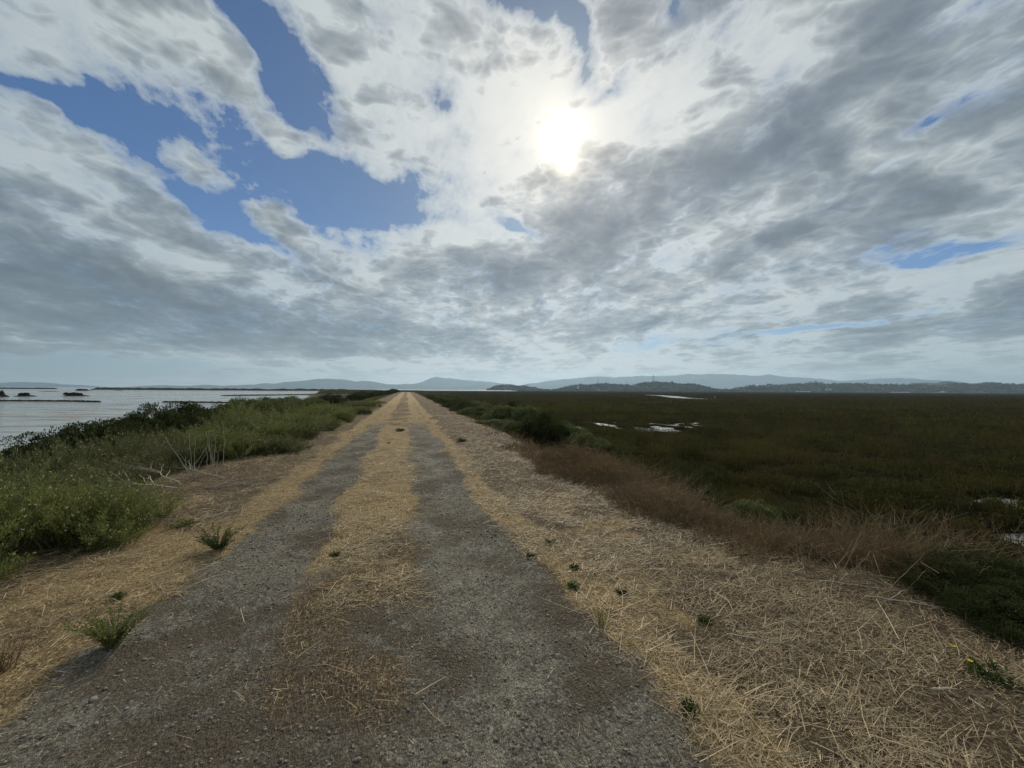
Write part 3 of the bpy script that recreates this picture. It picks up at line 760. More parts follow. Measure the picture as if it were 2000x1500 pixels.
B0 = [make_bush(201), make_bush(202), make_bush(203, True), make_bush(204, True), make_bush(205, False, True)]
TOPH = {}
for i_, p_ in enumerate(S0+B0):
    me_ = p_.children[0].data; zz = np.empty(len(me_.vertices)*3, np.float32); me_.vertices.foreach_get('co', zz)
    TOPH[i_] = float(np.percentile(zz[2::3], 98.0)); p_['shape_no'] = i_
print('TOPH', TOPH)
used = set()
def place(proto, x, y, s, sz, label, cat, group=None, dz=0.0):
    if id(proto) in used: o = copy_tree(proto)
    else: used.add(id(proto)); o = proto
    o.location = (x, y, float(land(np.array([x]), np.array([y]))[0])+dz)
    o.rotation_euler = (rng.normal(0, .04), rng.normal(0, .04), rng.random()*6.28)
    o.scale = (s, s, sz)
    for k_ in ('label', 'category', 'group'):
        if k_ in o: del o[k_]
    tag(o, label, cat, group); return o

def place_top(proto, px, X, py, s, label, cat, group=None):
    """stand a plant at levee offset X in the column px so tall that its top reaches the height seen at py"""
    k = (px-1000)/F_PX; t = (math.cos(YAW)*k+math.sin(YAW))/(math.cos(YAW)-math.sin(YAW)*k); Y = X/t
    d = Y/(math.cos(YAW)-math.sin(YAW)*k); hor = 761+(px-1000)*math.tan(ROLL)
    zt = EYE-(py-hor)/F_PX*d; zg = float(land(np.array([X]), np.array([Y]))[0])
    base_h = TOPH[proto['shape_no']]
    return place(proto, X, Y, s, max(.3, (zt-zg)/base_h), label, cat, group)
near_scrub = [
 (60, -3.60, 950, .88, 'bright green flowering shrub nearest the camera at the left edge of the track'),
 (205, -3.30, 955, .74, 'white-dotted green shrub just before the bleached fallen branches'),
 (-70, -3.9, 938, .98, 'green shrub cut by the left edge of the photo beside the nearest shrub'),
 (130, -4.5, 940, .85, 'dark based green shrub right behind the two nearest shrubs'),
 (20, -5.6, 905, 1.0, 'loose yellow-green shrub at the left edge of the photo, behind the nearest ones'),
 (190, -5.3, 893, .95, 'yellow-green shrub between the nearest shrubs and the bleached branches'),
 (285, -5.0, 880, .85, 'green shrub standing behind the left end of the bleached branches'),
 (365, -4.7, 862, .85, 'green shrub standing behind the bleached fallen branches'),
 (440, -4.1, 842, .85, 'dark based green shrub behind the standing dead stalks'),
 (500, -3.6, 850, .75, 'green shrub right of the standing dead stalks'),
 (555, -3.0, 858, .62, 'green shrub whose foot reaches the brown straw beside the left wheel track'),
 (110, -6.8, 876, 1.1, 'olive shrub before the left end of the dark evergreen bushes'),
 (215, -6.7, 860, 1.1, 'olive shrub before the middle of the dark evergreen bushes'),
 (310, -6.4, 846, 1.1, 'broad olive shrub below the tallest dark evergreen bush'),
 (400, -5.9, 832, 1.05, 'rounded olive shrub above the standing dead stalks')]
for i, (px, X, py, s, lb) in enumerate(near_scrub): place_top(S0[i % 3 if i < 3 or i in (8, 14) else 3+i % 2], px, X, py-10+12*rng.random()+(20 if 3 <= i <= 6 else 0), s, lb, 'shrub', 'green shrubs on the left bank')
mid = [(465, -5.4, 818, 1.1), (490, -6.6, 806, 1.2), (530, -5.0, 806, 1.1), (545, -3.9, 824, .85), (590, -3.3, 826, .75), (575, -4.4, 806, 1.05), (615, -3.7, 812, .85), (640, -3.0, 822, .7), (600, -5.6, 796, 1.2), (560, -6.8, 797, 1.25),
       (640, -4.5, 798, 1.1), (655, -3.5, 808, .85), (675, -2.9, 812, .7), (668, -4.2, 796, 1.1), (690, -3.3, 803, .85), (703, -2.8, 804, .7), (695, -4.0, 792, 1.1), (715, -3.1, 796, .85), (728, -2.8, 794, .75), (722, -3.8, 788, 1.1), (738, -3.1, 789, .85), (640, -6.2, 789, 1.25), (430, -7.4, 822, 1.2)]
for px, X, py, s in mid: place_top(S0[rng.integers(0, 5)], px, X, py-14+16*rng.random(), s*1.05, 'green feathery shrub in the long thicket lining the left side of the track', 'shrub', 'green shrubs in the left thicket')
for i in range(16):
    y = 38+i*5.5; x = -4.6-rng.random()*3
    place(S0[rng.integers(0, 3)], x, y, 1.0+.3*rng.random(), .55, 'low dull shrub far along the left side of the track', 'shrub', 'far low shrubs left of the track')

# left bank, dark evergreen bushes towards the bay
left_b = [(105, -10.0, 848, 1.5, 'dark evergreen bush at the left end of the row above the shore'), (155, -9.6, 828, 1.6, 'second dark evergreen bush from the left above the shore'),
          (215, -9.3, 815, 1.6, 'dark evergreen bush in the middle of the row above the shore'), (275, -9.0, 806, 1.6, 'dark evergreen bush left of the tallest one of its row'), (325, -8.9, 794, 1.7, 'broad dark evergreen bush joined to the tallest one'),
          (372, -8.6, 783, 1.6, 'tallest dark evergreen bush of the row above the shore'), (415, -8.2, 791, 1.5, 'evergreen bush at the right end of the dark left row')]
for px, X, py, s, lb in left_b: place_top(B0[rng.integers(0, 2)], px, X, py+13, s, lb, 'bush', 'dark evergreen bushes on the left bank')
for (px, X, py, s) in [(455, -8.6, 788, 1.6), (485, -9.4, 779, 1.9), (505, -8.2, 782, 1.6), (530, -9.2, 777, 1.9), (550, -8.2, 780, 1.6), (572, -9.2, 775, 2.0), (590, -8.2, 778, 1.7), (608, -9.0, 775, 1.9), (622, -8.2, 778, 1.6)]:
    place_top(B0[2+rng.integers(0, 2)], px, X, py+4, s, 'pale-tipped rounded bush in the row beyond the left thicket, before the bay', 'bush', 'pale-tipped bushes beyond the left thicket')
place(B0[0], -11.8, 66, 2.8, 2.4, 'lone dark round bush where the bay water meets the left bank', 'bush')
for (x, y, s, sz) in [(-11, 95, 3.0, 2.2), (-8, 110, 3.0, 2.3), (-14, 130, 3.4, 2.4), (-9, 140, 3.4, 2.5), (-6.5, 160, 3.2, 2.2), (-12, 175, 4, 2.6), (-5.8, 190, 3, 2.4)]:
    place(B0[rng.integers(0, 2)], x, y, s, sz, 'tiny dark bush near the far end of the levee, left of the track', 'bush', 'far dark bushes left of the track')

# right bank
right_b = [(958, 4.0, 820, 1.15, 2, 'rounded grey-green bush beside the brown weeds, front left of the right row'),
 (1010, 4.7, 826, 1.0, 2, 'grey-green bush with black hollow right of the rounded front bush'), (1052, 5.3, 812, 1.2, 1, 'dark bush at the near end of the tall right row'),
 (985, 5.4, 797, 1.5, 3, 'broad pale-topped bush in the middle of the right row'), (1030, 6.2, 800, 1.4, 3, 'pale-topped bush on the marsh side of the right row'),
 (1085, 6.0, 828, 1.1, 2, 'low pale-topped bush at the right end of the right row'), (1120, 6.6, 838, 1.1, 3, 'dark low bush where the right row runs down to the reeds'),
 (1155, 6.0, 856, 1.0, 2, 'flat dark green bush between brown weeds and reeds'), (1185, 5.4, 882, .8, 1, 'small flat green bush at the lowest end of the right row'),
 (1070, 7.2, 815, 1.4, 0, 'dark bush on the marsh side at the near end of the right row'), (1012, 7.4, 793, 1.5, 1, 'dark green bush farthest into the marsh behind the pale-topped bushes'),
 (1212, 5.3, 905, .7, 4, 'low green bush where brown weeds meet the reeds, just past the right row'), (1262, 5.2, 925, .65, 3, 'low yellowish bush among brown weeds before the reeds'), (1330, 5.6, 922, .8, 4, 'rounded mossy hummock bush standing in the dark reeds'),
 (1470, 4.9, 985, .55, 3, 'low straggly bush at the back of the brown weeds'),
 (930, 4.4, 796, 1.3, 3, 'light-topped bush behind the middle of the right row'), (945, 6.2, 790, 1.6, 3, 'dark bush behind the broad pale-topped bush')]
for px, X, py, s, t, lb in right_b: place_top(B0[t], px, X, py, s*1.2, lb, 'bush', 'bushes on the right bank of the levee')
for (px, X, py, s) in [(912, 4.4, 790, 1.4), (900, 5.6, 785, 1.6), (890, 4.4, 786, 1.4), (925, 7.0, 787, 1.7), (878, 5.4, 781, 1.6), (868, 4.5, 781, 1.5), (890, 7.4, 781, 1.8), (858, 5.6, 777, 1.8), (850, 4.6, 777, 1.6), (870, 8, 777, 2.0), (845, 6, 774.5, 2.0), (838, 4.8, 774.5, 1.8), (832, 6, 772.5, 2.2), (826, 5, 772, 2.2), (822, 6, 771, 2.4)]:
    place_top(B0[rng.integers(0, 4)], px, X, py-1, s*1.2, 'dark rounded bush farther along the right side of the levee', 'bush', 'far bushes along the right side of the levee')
low = [(1742, 1075, .72, .80, 'mossy green domed bush between brown weeds and reeds at the right'), (1545, 1025, .6, .45, 'small dull olive bush among brown weeds near the reeds'),
       (1905, 1175, .55, .42, 'dark low bush at the right edge below the mossy domed bush'), (1990, 1150, .60, .5, 'dark green bush cut by the right edge of the photo'), (1375, 935, .7, .5, 'little dark bush between reeds and brown weeds'),
       (1850, 1105, .55, .5, 'dark bush right behind the mossy domed bush'), (1985, 1225, .45, .32, 'small dark bush lowest at the right edge')]
for px, py, s, sz, lb in low:
    x, y, z = ground_hit(px, py); place(B0[4], x, y, s, sz, lb, 'bush')

# ------------------------------------------------------------------ small plants on the levee top
def plantlet(name, px, py, label, cat, nst, H, spread, nleaf, leafL, m_='tuft', stem='scrub_stem', leafW=.3, group=None):
    x, y, z = ground_hit(px, py)
    r = empty(name, (x, y, z-.005))
    th = rng.random(nst)*6.28; sp = spread*(.3+.9*rng.random(nst))
    d = nrm(np.column_stack([np.cos(th)*sp, np.sin(th)*sp, np.ones(nst)])); L = H*(.6+.5*rng.random(nst))
    base = np.column_stack([rng.normal(0, H*.07, (nst, 2)), np.zeros(nst)])
    bend = np.column_stack([np.cos(th), np.sin(th), -np.ones(nst)*.2])*(L*.2)[:, None]
    V, Fq, I = ribbons(base, d, L, .0045, bend, 3, .6)
    mk('stem', V, Fq, M[stem], r, {'tint': rng.random(len(V))})
    k = nst*nleaf; si = np.repeat(np.arange(nst), nleaf); f = .1+.95*rng.random(k)
    p = base[si]+d[si]*(L[si]*f)[:, None]+bend[si]*(f*f)[:, None]
    V, Fq, I = leaves(p, rvec(k)+d[si]*.9, leafL*(.6+.8*rng.random(k)), leafL*leafW)
    mk('foliage', V, Fq, M[m_], r, {'tint': np.clip(rng.normal(.4, .25, k), 0, 1)[I]})
    return tag(r, label, cat, group)
plantlet('seedling_shrub', 222, 1262, 'small leafy green shrub at the left edge of the gravel, nearest the camera', 'plant', 46, .24, .62, 60, .020, 'scrub')
plantlet('seedling_shrub', 428, 1075, 'small fan-shaped green shrub on the straw beside the left wheel track', 'plant', 40, .27, .75, 60, .022, 'tuft')
plantlet('dry_shrub', 8, 1310, 'dried brown twiggy weed at the left edge of the photo', 'plant', 26, .22, .5, 14, .015, 'weeds', 'weeds')
tufts = [(225, 1172, .07, 'dark green weed lying flat in the straw above the nearest small shrub'), (1075, 1060, .07, 'rounded green weed on the straw right of the track, the farthest of the nearby three'),
         (1037, 1088, .06, 'thin green weed at the very edge of the right wheel track straw'), (1120, 1148, .07, 'green weed patch below the faint one on the right straw slope'), (1122, 1110, .05, 'faint green sprig between the two rounded weeds on the right'),
         (1215, 1157, .05, 'dark small weed in the brown straw right of the track'), (1378, 1216, .06, 'dark flat weed deep in the brown straw at the right'), (782, 842, .20, 'green grass tuft on the middle strip far along the track'),
         (902, 862, .16, 'dark weed tuft on the brown slope right of the far track'), (760, 866, .06, 'tiny dark weed on the middle strip before the green tuft'), (1345, 1385, .06, 'faint green weed at the lower edge of the straw on the right'),
         (655, 1085, .05, 'low greenish weed on the straw between the wheel tracks')]
for px, py, H, lb in tufts: plantlet('weed_tuft', px, py, lb, 'weed', 30, H*.75, 2.4, 16, max(.02, H*.3), 'tuft', group='green weeds on the levee top')
plantlet('thin_weed', 1175, 1225, 'upright thin reddish green weed at the right edge of the gravel', 'weed', 12, .13, .25, 22, .014, 'scrub', 'stalk')
o = plantlet('dandelion_weed', 1935, 1325, 'dark green flat weed with yellow flower lying in the straw at lower right', 'weed', 30, .09, 2.2, 12, .035, 'tuft')
def petals(parent, offs):
    for of in offs:
        k = 14; a = np.arange(k)*6.283/k; d = np.column_stack([np.cos(a), np.sin(a), np.full(k, .35)])
        V, Fq, I = leaves(np.tile(np.array(of), (k, 1)), d, .016, .007); mk('blossom', V, Fq, M['yellow'], parent, {'tint': rng.random(len(V))})
        V, Fq, I = tube([np.array(of)*[1, 1, 0], np.array(of)*[1, 1, .5], of], .0014, 6); mk('stem', V, Fq, M['scrub_stem'], parent, {'tint': rng.random(len(V))})
petals(o, [(-.05, .06, .07)])
o2 = plantlet('dandelion_weed', 1862, 1275, 'tiny yellow flowered weed in the straw above the larger yellow flowered one', 'weed', 8, .04, 1.6, 8, .018, 'tuft'); petals(o2, [(0, 0, .045)])

# ------------------------------------------------------------------ dead wood
def branch(name, px, py, L, ang, rad, label, cat='branch', tilt=.05, subs=5, m_='dead', group=None, curve=.15, lift=.012):
    """one dead branch: a tapering main limb with side limbs"""
    x, y, z = ground_hit(px, py); r = empty(name, (x, y, z+lift))
    d = np.array([math.cos(ang)*math.cos(tilt), math.sin(ang)*math.cos(tilt), math.sin(tilt)])
    sd = np.cross(d, [0, 0, 1.0]); sd /= np.linalg.norm(sd)+1e-9
    n = 9; t = np.linspace(0, 1, n)
    wob = rng.normal(0, .018*L, (n, 3)); wob[:, 2] = np.abs(wob[:, 2])*.6; wob[0] = 0
    pts = d*(t*L)[:, None]+sd*(curve*L*t*t)[:, None]+wob
    V, Fq, I = tube(pts, rad*(1-.75*t), 7); mk('limb', V, Fq, M[m_], r, {'tint': np.clip(rng.normal(.6, .2, len(V)), 0, 1)})
    for k in range(subs):
        i = rng.integers(2, n-1); a = pts[i]; s = rng.choice([-1, 1])
        dd = d*.8+sd*s*(.4+.5*rng.random())+np.array([0, 0, .05+.25*rng.random()]); l = L*(.18+.28*rng.random())
        q = a+np.outer(np.linspace(0, 1, 6), dd*l)+rng.normal(0, .012*L, (6, 3))*np.linspace(0, 1, 6)[:, None]
        V, Fq, I = tube(q, rad*(1-.75*t[i])*.7*(1-.7*np.linspace(0, 1, 6)), 6); mk('twig', V, Fq, M[m_], r, {'tint': np.clip(rng.normal(.6, .2, len(V)), 0, 1)})
    return tag(r, label, cat, group)
gb = 'bleached branches lying by the left shrubs'
branch('dead_branch', 345, 955, 1.15, R(172), .014, 'longest bleached branch fanning left towards the white-dotted shrub', subs=9, group=gb, tilt=.10)
branch('dead_branch', 355, 948, 1.0, R(150), .012, 'bleached branch with raised twigs leaning into the green shrubs', subs=8, group=gb, tilt=.22)
branch('dead_branch', 300, 965, .85, R(200), .011, 'thin bleached branch curving down at the foot of the white-dotted shrub', subs=6, group=gb, curve=-.25)
branch('dead_branch', 400, 955, .9, R(20), .010, 'pale branch lying on the straw below the standing dead stalks', subs=7, group=gb)
branch('dead_branch', 385, 1020, .75, R(50), .007, 'single pale forked stick on the brown straw left of the track', subs=3, group=gb)
branch('dead_branch', 440, 935, .9, R(165), .009, 'grey branch at the foot of the standing dead stalks', subs=7, group=gb, tilt=.2)
def stalks(px, py, n, H, label, spread, m_='dead', group=None, w_=.006):
    x, y, z = ground_hit(px, py); r = empty('dead_stalks', (x, y, z))
    for k in range(n):
        a = rng.random()*6.28; s = spread*rng.random(); b = np.array([rng.normal(0, .10), rng.normal(0, .10), -.01]); l = H*(.6+.5*rng.random())
        t = np.linspace(0, 1, 7); q = b+np.outer(t, np.array([math.cos(a)*s, math.sin(a)*s, 1.0]))*l+rng.normal(0, .015*H, (7, 3))*t[:, None]
        V, Fq, I = tube(q, w_*(1-.7*t), 6); mk('stem', V, Fq, M[m_], r, {'tint': np.clip(rng.normal(.5, .2, len(V)), 0, 1)})
    return tag(r, label, 'dead plant', group)
gs = 'standing dead stalks at the left shrubs'
stalks(428, 925, 7, .85, 'tall pale dead stalks standing before the green shrubs left of the track', .35, 'dead', gs)
stalks(375, 930, 6, .75, 'shorter crossing dead stalks left of the tallest stalks', .8, 'dead', gs, .005)
stalks(470, 915, 4, .55, 'short splayed dead stalks right of the tallest stalks', .9, 'stalk', gs, .004)
gt = 'dry stalks on the right shoulder'
for px, py, n, H, lb in [(1547, 1105, 3, .42, 'thick upright dry stalk at the edge of the brown weeds'), (1605, 1120, 5, .40, 'leaning dry stalks right of the thick upright stalk'), (1320, 1015, 4, .35, 'short crossing dry stalks at the foot of the brown weeds'),
                         (1850, 1165, 4, .30, 'thin dry stalks on the crest near the dark low bush'), (1430, 1050, 4, .38, 'pale dry stalks half hidden in brown weeds'), (1690, 1140, 6, .34, 'tangled dry stalks before the mossy domed bush'),
                         (1250, 990, 3, .30, 'thin dry stalks at the near left end of the brown weeds'), (1130, 940, 3, .34, 'dry stalks beside the bushes of the right row')]:
    stalks(px, py, n, H, lb, .7, 'stalk', gt, .0045)
gk = 'pale sticks in the straw'
for px, py, L, a, rd, lb in [(1822, 1357, .13, 5, .0085, 'thick pale stick lying level in the straw at lower right'), (1770, 1285, .09, 100, .007, 'short pale upright-looking stick above the thick one'), (1835, 1305, .10, 60, .006, 'bent pale stick right of the short one'),
                             (1565, 1225, .13, 125, .006, 'slanting pale stick in the middle of the right straw slope'), (1925, 1395, .07, 95, .006, 'white chip of wood near the right edge'), (933, 948, .20, 110, .010, 'white wood chip on the brown slope right of the track'),
                             (1022, 965, .18, 80, .006, 'pale bent stick among stubble right of the track'), (1000, 915, .16, 110, .007, 'short white stick farthest up the brown slope'), (1600, 1140, .55, -18, .006, 'long pale stalk lying along the straw crest at right'),
                             (1690, 1170, .60, -22, .006, 'second long pale stalk lying along the straw crest at right'), (1420, 1245, .45, -20, .0045, 'thin brown-grey stick lying across the straw'), (1130, 1130, .20, 35, .004, 'straight pale stem beside the green weeds'),
                             (545, 1255, .16, 20, .003, 'thin pale stem on the left wheel track'), (1225, 1255, .20, 5, .0035, 'pale stem at the right edge of the gravel')]:
    branch('dead_stick', px, py, L, R(a)-YAW, rd, lb, 'stick', .03, 1, 'dead', gk, .08, .02)
def stone(px, py, r_, label):
    import bmesh
    bm = bmesh.new(); bmesh.ops.create_icosphere(bm, subdivisions=3, radius=1.0)
    V = np.array([v.co[:] for v in bm.verts]); Ft = np.array([[v.index for v in f.verts] for f in bm.faces]); bm.free()
    s = rng.random()*50
    V = V*(1+.45*(fbm(V[:, :1]*1.3+s, V[:, 1:2]*1.3+V[:, 2:]*1.7, 5)-.5))*np.array([r_*1.2, r_*.9, r_*.6])
    x, y, z = ground_hit(px, py); o = mk('stone', V, Ft, M['stone'], attrs={'tint': np.full(len(V), .15)+rng.random(len(V))*.1})
    o.location = (x, y, z+r_*.25); o.rotation_euler = (0, 0, rng.random()*6); return tag(o, label, 'stone', 'larger stones on the gravel')
for px, py, r_, lb in [(182, 1368, .018, 'dark stone at the left border of the gravel'), (435, 1375, .011, 'grey stone in the left wheel track'), (632, 1354, .010, 'small dark stone between the wheel tracks'), (895, 1482, .012, 'dark stone at the bottom middle of the photo'),
                       (870, 1486, .012, 'pale flat stone beside the dark bottom stone'), (1208, 1402, .009, 'grey pebble on the right wheel track'), (235, 1312, .010, 'flat grey stone right below the nearest small shrub')]: stone(px, py, r_, lb)

# ------------------------------------------------------------------ islets in the bay
def islet(px, dist, wdt, hgt, nb, label):
    x, y = xy_at(px, dist); r = empty('islet', (x, y, WATER-.05))
    n = 26; t = np.linspace(0, 2*math.pi, n, endpoint=False); V = [(0, 0, hgt*.35+.05)]; Fq = []
    for j, (q, hh) in enumerate(((.45, .30), (.8, .14), (1.0, 0), (1.08, -.35/max(hgt, .3)))):
        for a in t: V.append((math.cos(a)*wdt*q*(.85+.3*float(vnoise(math.cos(a)*2+px, math.sin(a)*2, 3))), math.sin(a)*wdt*.35*q, hgt*hh+.05))
    for i in range(n): Fq.append([0, 1+i, 1+(i+1) % n, 1+(i+1) % n])
    tri = [f[:3] for f in Fq]
    for j in range(3):
        for i in range(n):
            a, b = 1+j*n+i, 1+j*n+(i+1) % n; tri += [[a, a+n, b+n], [a, b+n, b]]
    mk('mud', np.array(V), np.array(tri), M['mud'], r, smooth=True)
    ps = []; k = 1500*nb
    if nb:
        nb = nb*3; k = 600*nb; cen = np.column_stack([(rng.beta(2, 3, nb)*1.2-.75)*wdt, rng.normal(0, .1*wdt, nb), hgt*(.1+.35*rng.random(nb))])
        ci = rng.integers(0, nb, k); v = rvec(k); v[:, 2] = np.abs(v[:, 2])
        p = cen[ci]+v*np.array([wdt*.14, wdt*.12, hgt*.5])*(rng.random((k, 1))**.35)
        V, Fq, I = leaves(p, v+rvec(k)*.5, .03*wdt+.10, .02*wdt+.05)
        mk('foliage', V, Fq, M['bush'], r, {'tint': rng.random(k)[I]*.5})
    return tag(r, label, 'islet', 'mud islets in the bay')
islet(52, 158, 4.2, 1.6, 3, 'muddy islet with a small bush, second from the left edge')
islet(150, 168, 5.0, 1.7, 5, 'longest bushy dark islet standing alone in the bay')
islet(96, 330, 7.5, 1.1, 0, 'flat bare islet farther out above the bushy ones')
islet(165, 430, 8.5, 2.2, 4, 'dark far islet touching the left end of the long spit')
islet(0, 150, 3.2, 3.0, 5, 'dark mound cut by the left edge of the photo in the bay')
islet(232, 470, 6, 1.2, 0, 'tiny flat islet just before the long dark spit')

# ------------------------------------------------------------------ far things
M['steel'] = hill_material('steel', (.10, .11, .12), (.16, .17, .18), .5)
M['white'] = hill_material('white_wall', (.42, .42, .41), (.55, .55, .54), .5)
M['roof'] = hill_material('roof', (.22, .22, .23), (.35, .35, .36), .5)
M['dark'] = hill_material('dark_opening', (.02, .02, .025), (.04, .04, .05), .5)
def make_pylon():
    r = empty('power_pylon', (0, 0, 0)); H = 1.0
    def lv(z): return .075*(1-z)**1.1+.010
    for sx in (-1, 1):
        for sy in (-1, 1):
            z = np.linspace(0, 1, 7); V, Fq, I = tube(np.column_stack([sx*lv(z), sy*lv(z), z]), .007, 6); mk('leg', V, Fq, M['steel'], r)
    ps = []
    zs = np.linspace(0, .96, 9)
    for a, b in zip(zs[:-1], zs[1:]):
        for (p, q) in (((-1, -1), (1, -1)), ((1, -1), (1, 1)), ((1, 1), (-1, 1)), ((-1, 1), (-1, -1))):
            A_ = np.array([p[0]*lv(a), p[1]*lv(a), a]); B_ = np.array([q[0]*lv(b), q[1]*lv(b), b]); ps.append(tube([A_, (A_+B_)/2, B_], .003, 4))
            A_ = np.array([q[0]*lv(a), q[1]*lv(a), a]); B_ = np.array([p[0]*lv(b), p[1]*lv(b), b]); ps.append(tube([A_, (A_+B_)/2, B_], .003, 4))
    V, Fq, _ = join(ps); mk('bracing', V, Fq, M['steel'], r)
    for z, wd in ((.70, .13), (.81, .11), (.92, .09)):
        V, Fq, I = tube([(-wd, 0, z+.01), (-wd/2, 0, z), (0, 0, z-.008), (wd/2, 0, z), (wd, 0, z+.01)], .006, 6); mk('crossarm', V, Fq, M['steel'], r)
    return r
pyl = make_pylon()
for i, (px, dist, pyb, pyt, lb) in enumerate([(1168, 2130, 753, 738, 'left lattice pylon above the wooded hill'), (1276, 2130, 749, 731, 'taller lattice pylon on top of the wooded hill'),
                                       (1695, 2400, 752, 744, 'faint pylon on the long right hill, nearer the middle'), (1781, 2400, 753, 745, 'faint pylon on the long right hill, nearer the right edge')]):
    o = pyl if i == 0 else copy_tree(pyl)
    x, y = xy_at(px, dist); hor = 761+(px-1000)*math.tan(ROLL)
    zb = EYE+dist*(hor-pyb)/F_PX-4; zt = EYE+dist*(hor-pyt)/F_PX
    o.location = (x, y, zb); s = zt-zb; o.scale = (s*.75, s*.75, s); o.rotation_euler = (0, 0, .5+i*.2); tag(o, lb, 'pylon', 'power pylons on the hills')
def shed(px, py, dist, wd, dp, hg, label):
    x, y = xy_at(px, dist); hor = 761+(px-1000)*math.tan(ROLL); z = EYE+dist*(hor-py)/F_PX
    r = empty('shed', (x, y, z), -YAW)
    a, b = wd/2, dp/2
    V = [(-a, -b, -6), (a, -b, -6), (a, b, -6), (-a, b, -6), (-a, -b, hg), (a, -b, hg), (a, b, hg), (-a, b, hg), (-a, 0, hg*1.35), (a, 0, hg*1.35)]
    mk('wall', V, [[0, 1, 5, 4], [1, 2, 6, 5], [2, 3, 7, 6], [3, 0, 4, 7]], M['white'], r)
    e = .6
    V = [(-a-e, -b-e, hg-.1), (a+e, -b-e, hg-.1), (a+e, 0, hg*1.35+.25), (-a-e, 0, hg*1.35+.25), (-a-e, b+e, hg-.1), (a+e, b+e, hg-.1)]
    V += [(p[0], p[1], p[2]-.25) for p in V]
    mk('roof', V, [[0, 1, 2, 3], [3, 2, 5, 4], [6, 9, 8, 7], [9, 10, 11, 8], [0, 6, 7, 1], [4, 5, 11, 10], [0, 3, 9, 6], [3, 4, 10, 9], [1, 7, 8, 2], [2, 8, 11, 5]], M['white'], r)
    for k in range(3):
        c = (-.5+(k+.5)/3)*wd; ww = wd*.05
        mk('door', [(c-ww, -b-.05, 0), (c+ww, -b-.05, 0), (c+ww, -b-.05, hg*.7), (c-ww, -b-.05, hg*.7)], [[0, 1, 2, 3]], M['dark'], r)
    return tag(r, label, 'building', 'white buildings at the foot of the hills')
shed(1129, 757.5, 1900, 9, 9, 5.5, 'tiny white building on the left flank of the wooded hill')
shed(1568, 766.5, 1930, 66, 14, 3.9, 'long low white shed at the foot of the right hill, left one')
shed(1618, 761.5, 1980, 25, 11, 3.9, 'small white shed higher up the right hill')
shed(1758, 768, 1930, 92, 15, 4.4, 'longest white shed at the foot of the right hill')
shed(1828, 769, 1930, 14, 10, 3.9, 'short white shed right of the longest shed')
shed(1840, 766.5, 1960, 17, 11, 3.9, 'small pale house above the short white shed')

def far_tree(seed):
    global rng
    keep = rng; rng = np.random.default_rng(seed); r = empty('tree', (0, 0, 0))
    V, Fq, I = tube([(0, 0, -.3), (0, 0, .1), (.01, .01, .3), (.02, 0, .5)], [.035, .03, .025, .018], 7); mk('trunk', V, Fq, M['bark'], r)
    k = 700; c = np.column_stack([rng.normal(0, .2, (7, 2)), .5+.28*rng.random(7)]); ci = rng.integers(0, 7, k)
    p = c[ci]+rvec(k)*(.26*rng.random(k)**.4)[:, None]; V, Fq, I = leaves(p, rvec(k), .11, .08)
    mk('crown', V, Fq, M['far_tree'], r, {'tint': rng.random(k)[I]*.6}); rng = keep; return r
T0 = [far_tree(5), far_tree(6)]
def put_tree(i, x, y, z, s, lb, grp):
    o = T0[i % 2]
    if id(o) in used: o = copy_tree(o)
    else: used.add(id(o))
    o.location = (x, y, z); o.scale = (s, s, s); o.rotation_euler = (0, 0, rng.random()*6); tag(o, lb, 'tree', grp)
for i in range(9):
    px = 1466+i*4.7+rng.random()*2; x, y = xy_at(px, 1850+rng.random()*60); put_tree(i, x, y, WATER+.5, 21+7*rng.random(), 'tree in the dark grove at the foot of the right hill', 'trees of the dark grove')
ridge_trees = [(1211, 754, 14), (1238, 752, 10), (1281, 748, 12), (1311, 749, 16), (1356, 752, 13), (1364, 753, 11), (1137, 753, 11), (1472, 754, 12), (1630, 750, 12), (1765, 752, 12), (1500, 753, 14), (1418, 761, 12)]
for i, (px, py, s) in enumerate(ridge_trees):
    d_ = 2050 if px < 1400 else 2200; x, y = xy_at(px, d_); hor = 761+(px-1000)*math.tan(ROLL)
    put_tree(i, x, y, EYE+d_*(hor-py)/F_PX-3, s, 'single tree standing up from the skyline of the near wooded hills', 'trees on the skyline of the near hills')
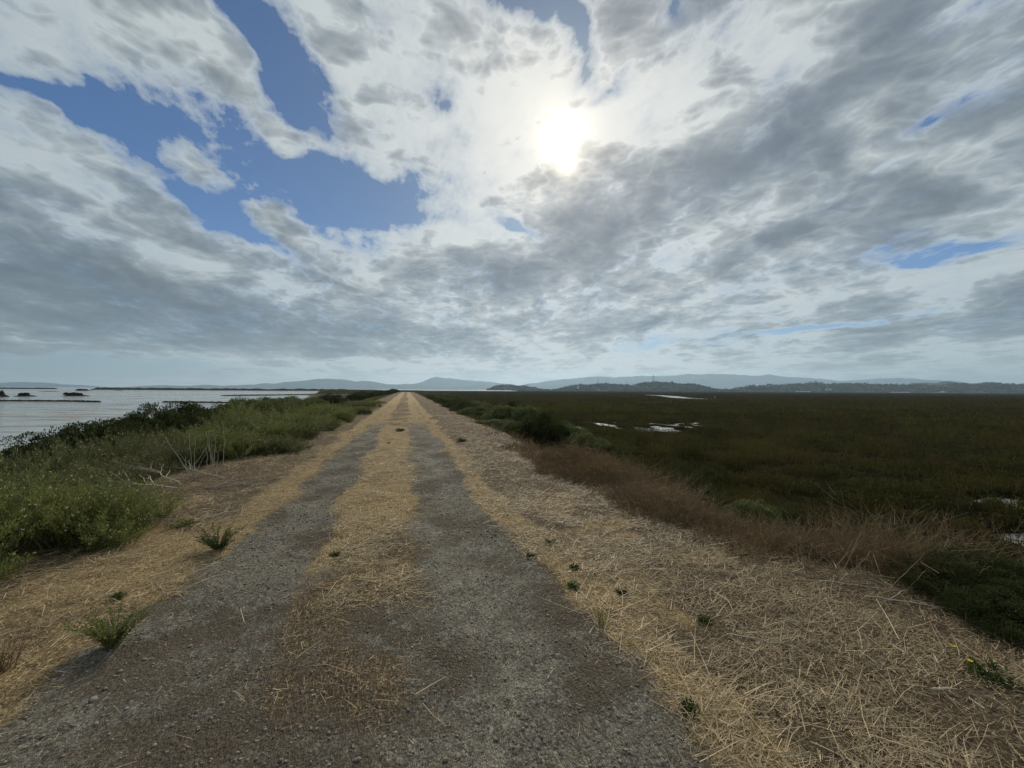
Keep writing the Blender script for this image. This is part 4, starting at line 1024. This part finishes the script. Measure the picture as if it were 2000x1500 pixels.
# woodland on the near hills
def woods():
    Vt = []
    for crest, allv in tops:
        n = len(allv); k = rng.integers(0, n, 9000); p = allv[k]+rng.normal(0, 4, (len(k), 3))*[1, 1, 0]
        keep_ = fbm(p[:, 0]*.012, p[:, 1]*.012, 77) > .44; Vt.append(p[keep_])
    p = np.concatenate(Vt); k = len(p)
    ps = []
    for q in range(4):
        V, Fq, I = leaves(p+rng.normal(0, 2.2, (k, 3))+[0, 0, 1.5], rvec(k)+[0, 0, .6], 5+3*rng.random(k), 4.5); ps.append((V, Fq, I))
    V, Fq, Is = join(ps); t = np.random.default_rng(4).random(k)
    return tag(mk('woods', V, Fq, M['far_tree'], attrs={'tint': t[np.concatenate(Is)]}), 'scrubby dark woodland covering the near hills', 'woods', kind='stuff')
woods()
# white marker post in the marsh
x, y = xy_at(1396, 180); r = empty('marker_post', (x, y, -2.15))
V, Fq, I = tube([(0, 0, -.2), (0, 0, .4), (0, 0, .8), (0, 0, 1.05)], .09, 8); mk('shaft', V, Fq, M['white'], r)
V, Fq, I = tube([(0, 0, 1.05), (0, 0, 1.12), (0, 0, 1.2)], [.12, .12, .02], 8); mk('cap', V, Fq, M['white'], r)
tag(r, 'small white post standing alone in the marsh right of the creek', 'post')

# ------------------------------------------------------------------ air
hz_m = bpy.data.materials.new('haze'); hz_m.use_nodes = True; g = G(hz_m.node_tree); g.n.clear()
out = g.node('ShaderNodeOutputMaterial'); pv = g.node('ShaderNodeVolumePrincipled')
pv.inputs['Color'].default_value = (.54, .77, 1.0, 1); pv.inputs['Density'].default_value = 8.2e-5; pv.inputs['Anisotropy'].default_value = .45
g.l.new(pv.outputs[0], out.inputs['Volume'])
a, b, c, d, zb, zt = -11900, 11900, -90, 11950, -6, 410
V = [(a, c, zb), (b, c, zb), (b, d, zb), (a, d, zb), (a, c, zt), (b, c, zt), (b, d, zt), (a, d, zt)]
tag(mk('haze', V, [[0, 3, 2, 1], [4, 5, 6, 7], [0, 1, 5, 4], [1, 2, 6, 5], [2, 3, 7, 6], [3, 0, 4, 7]], hz_m), 'thin blue haze over the bay, the marsh and the hills', 'haze', kind='stuff')
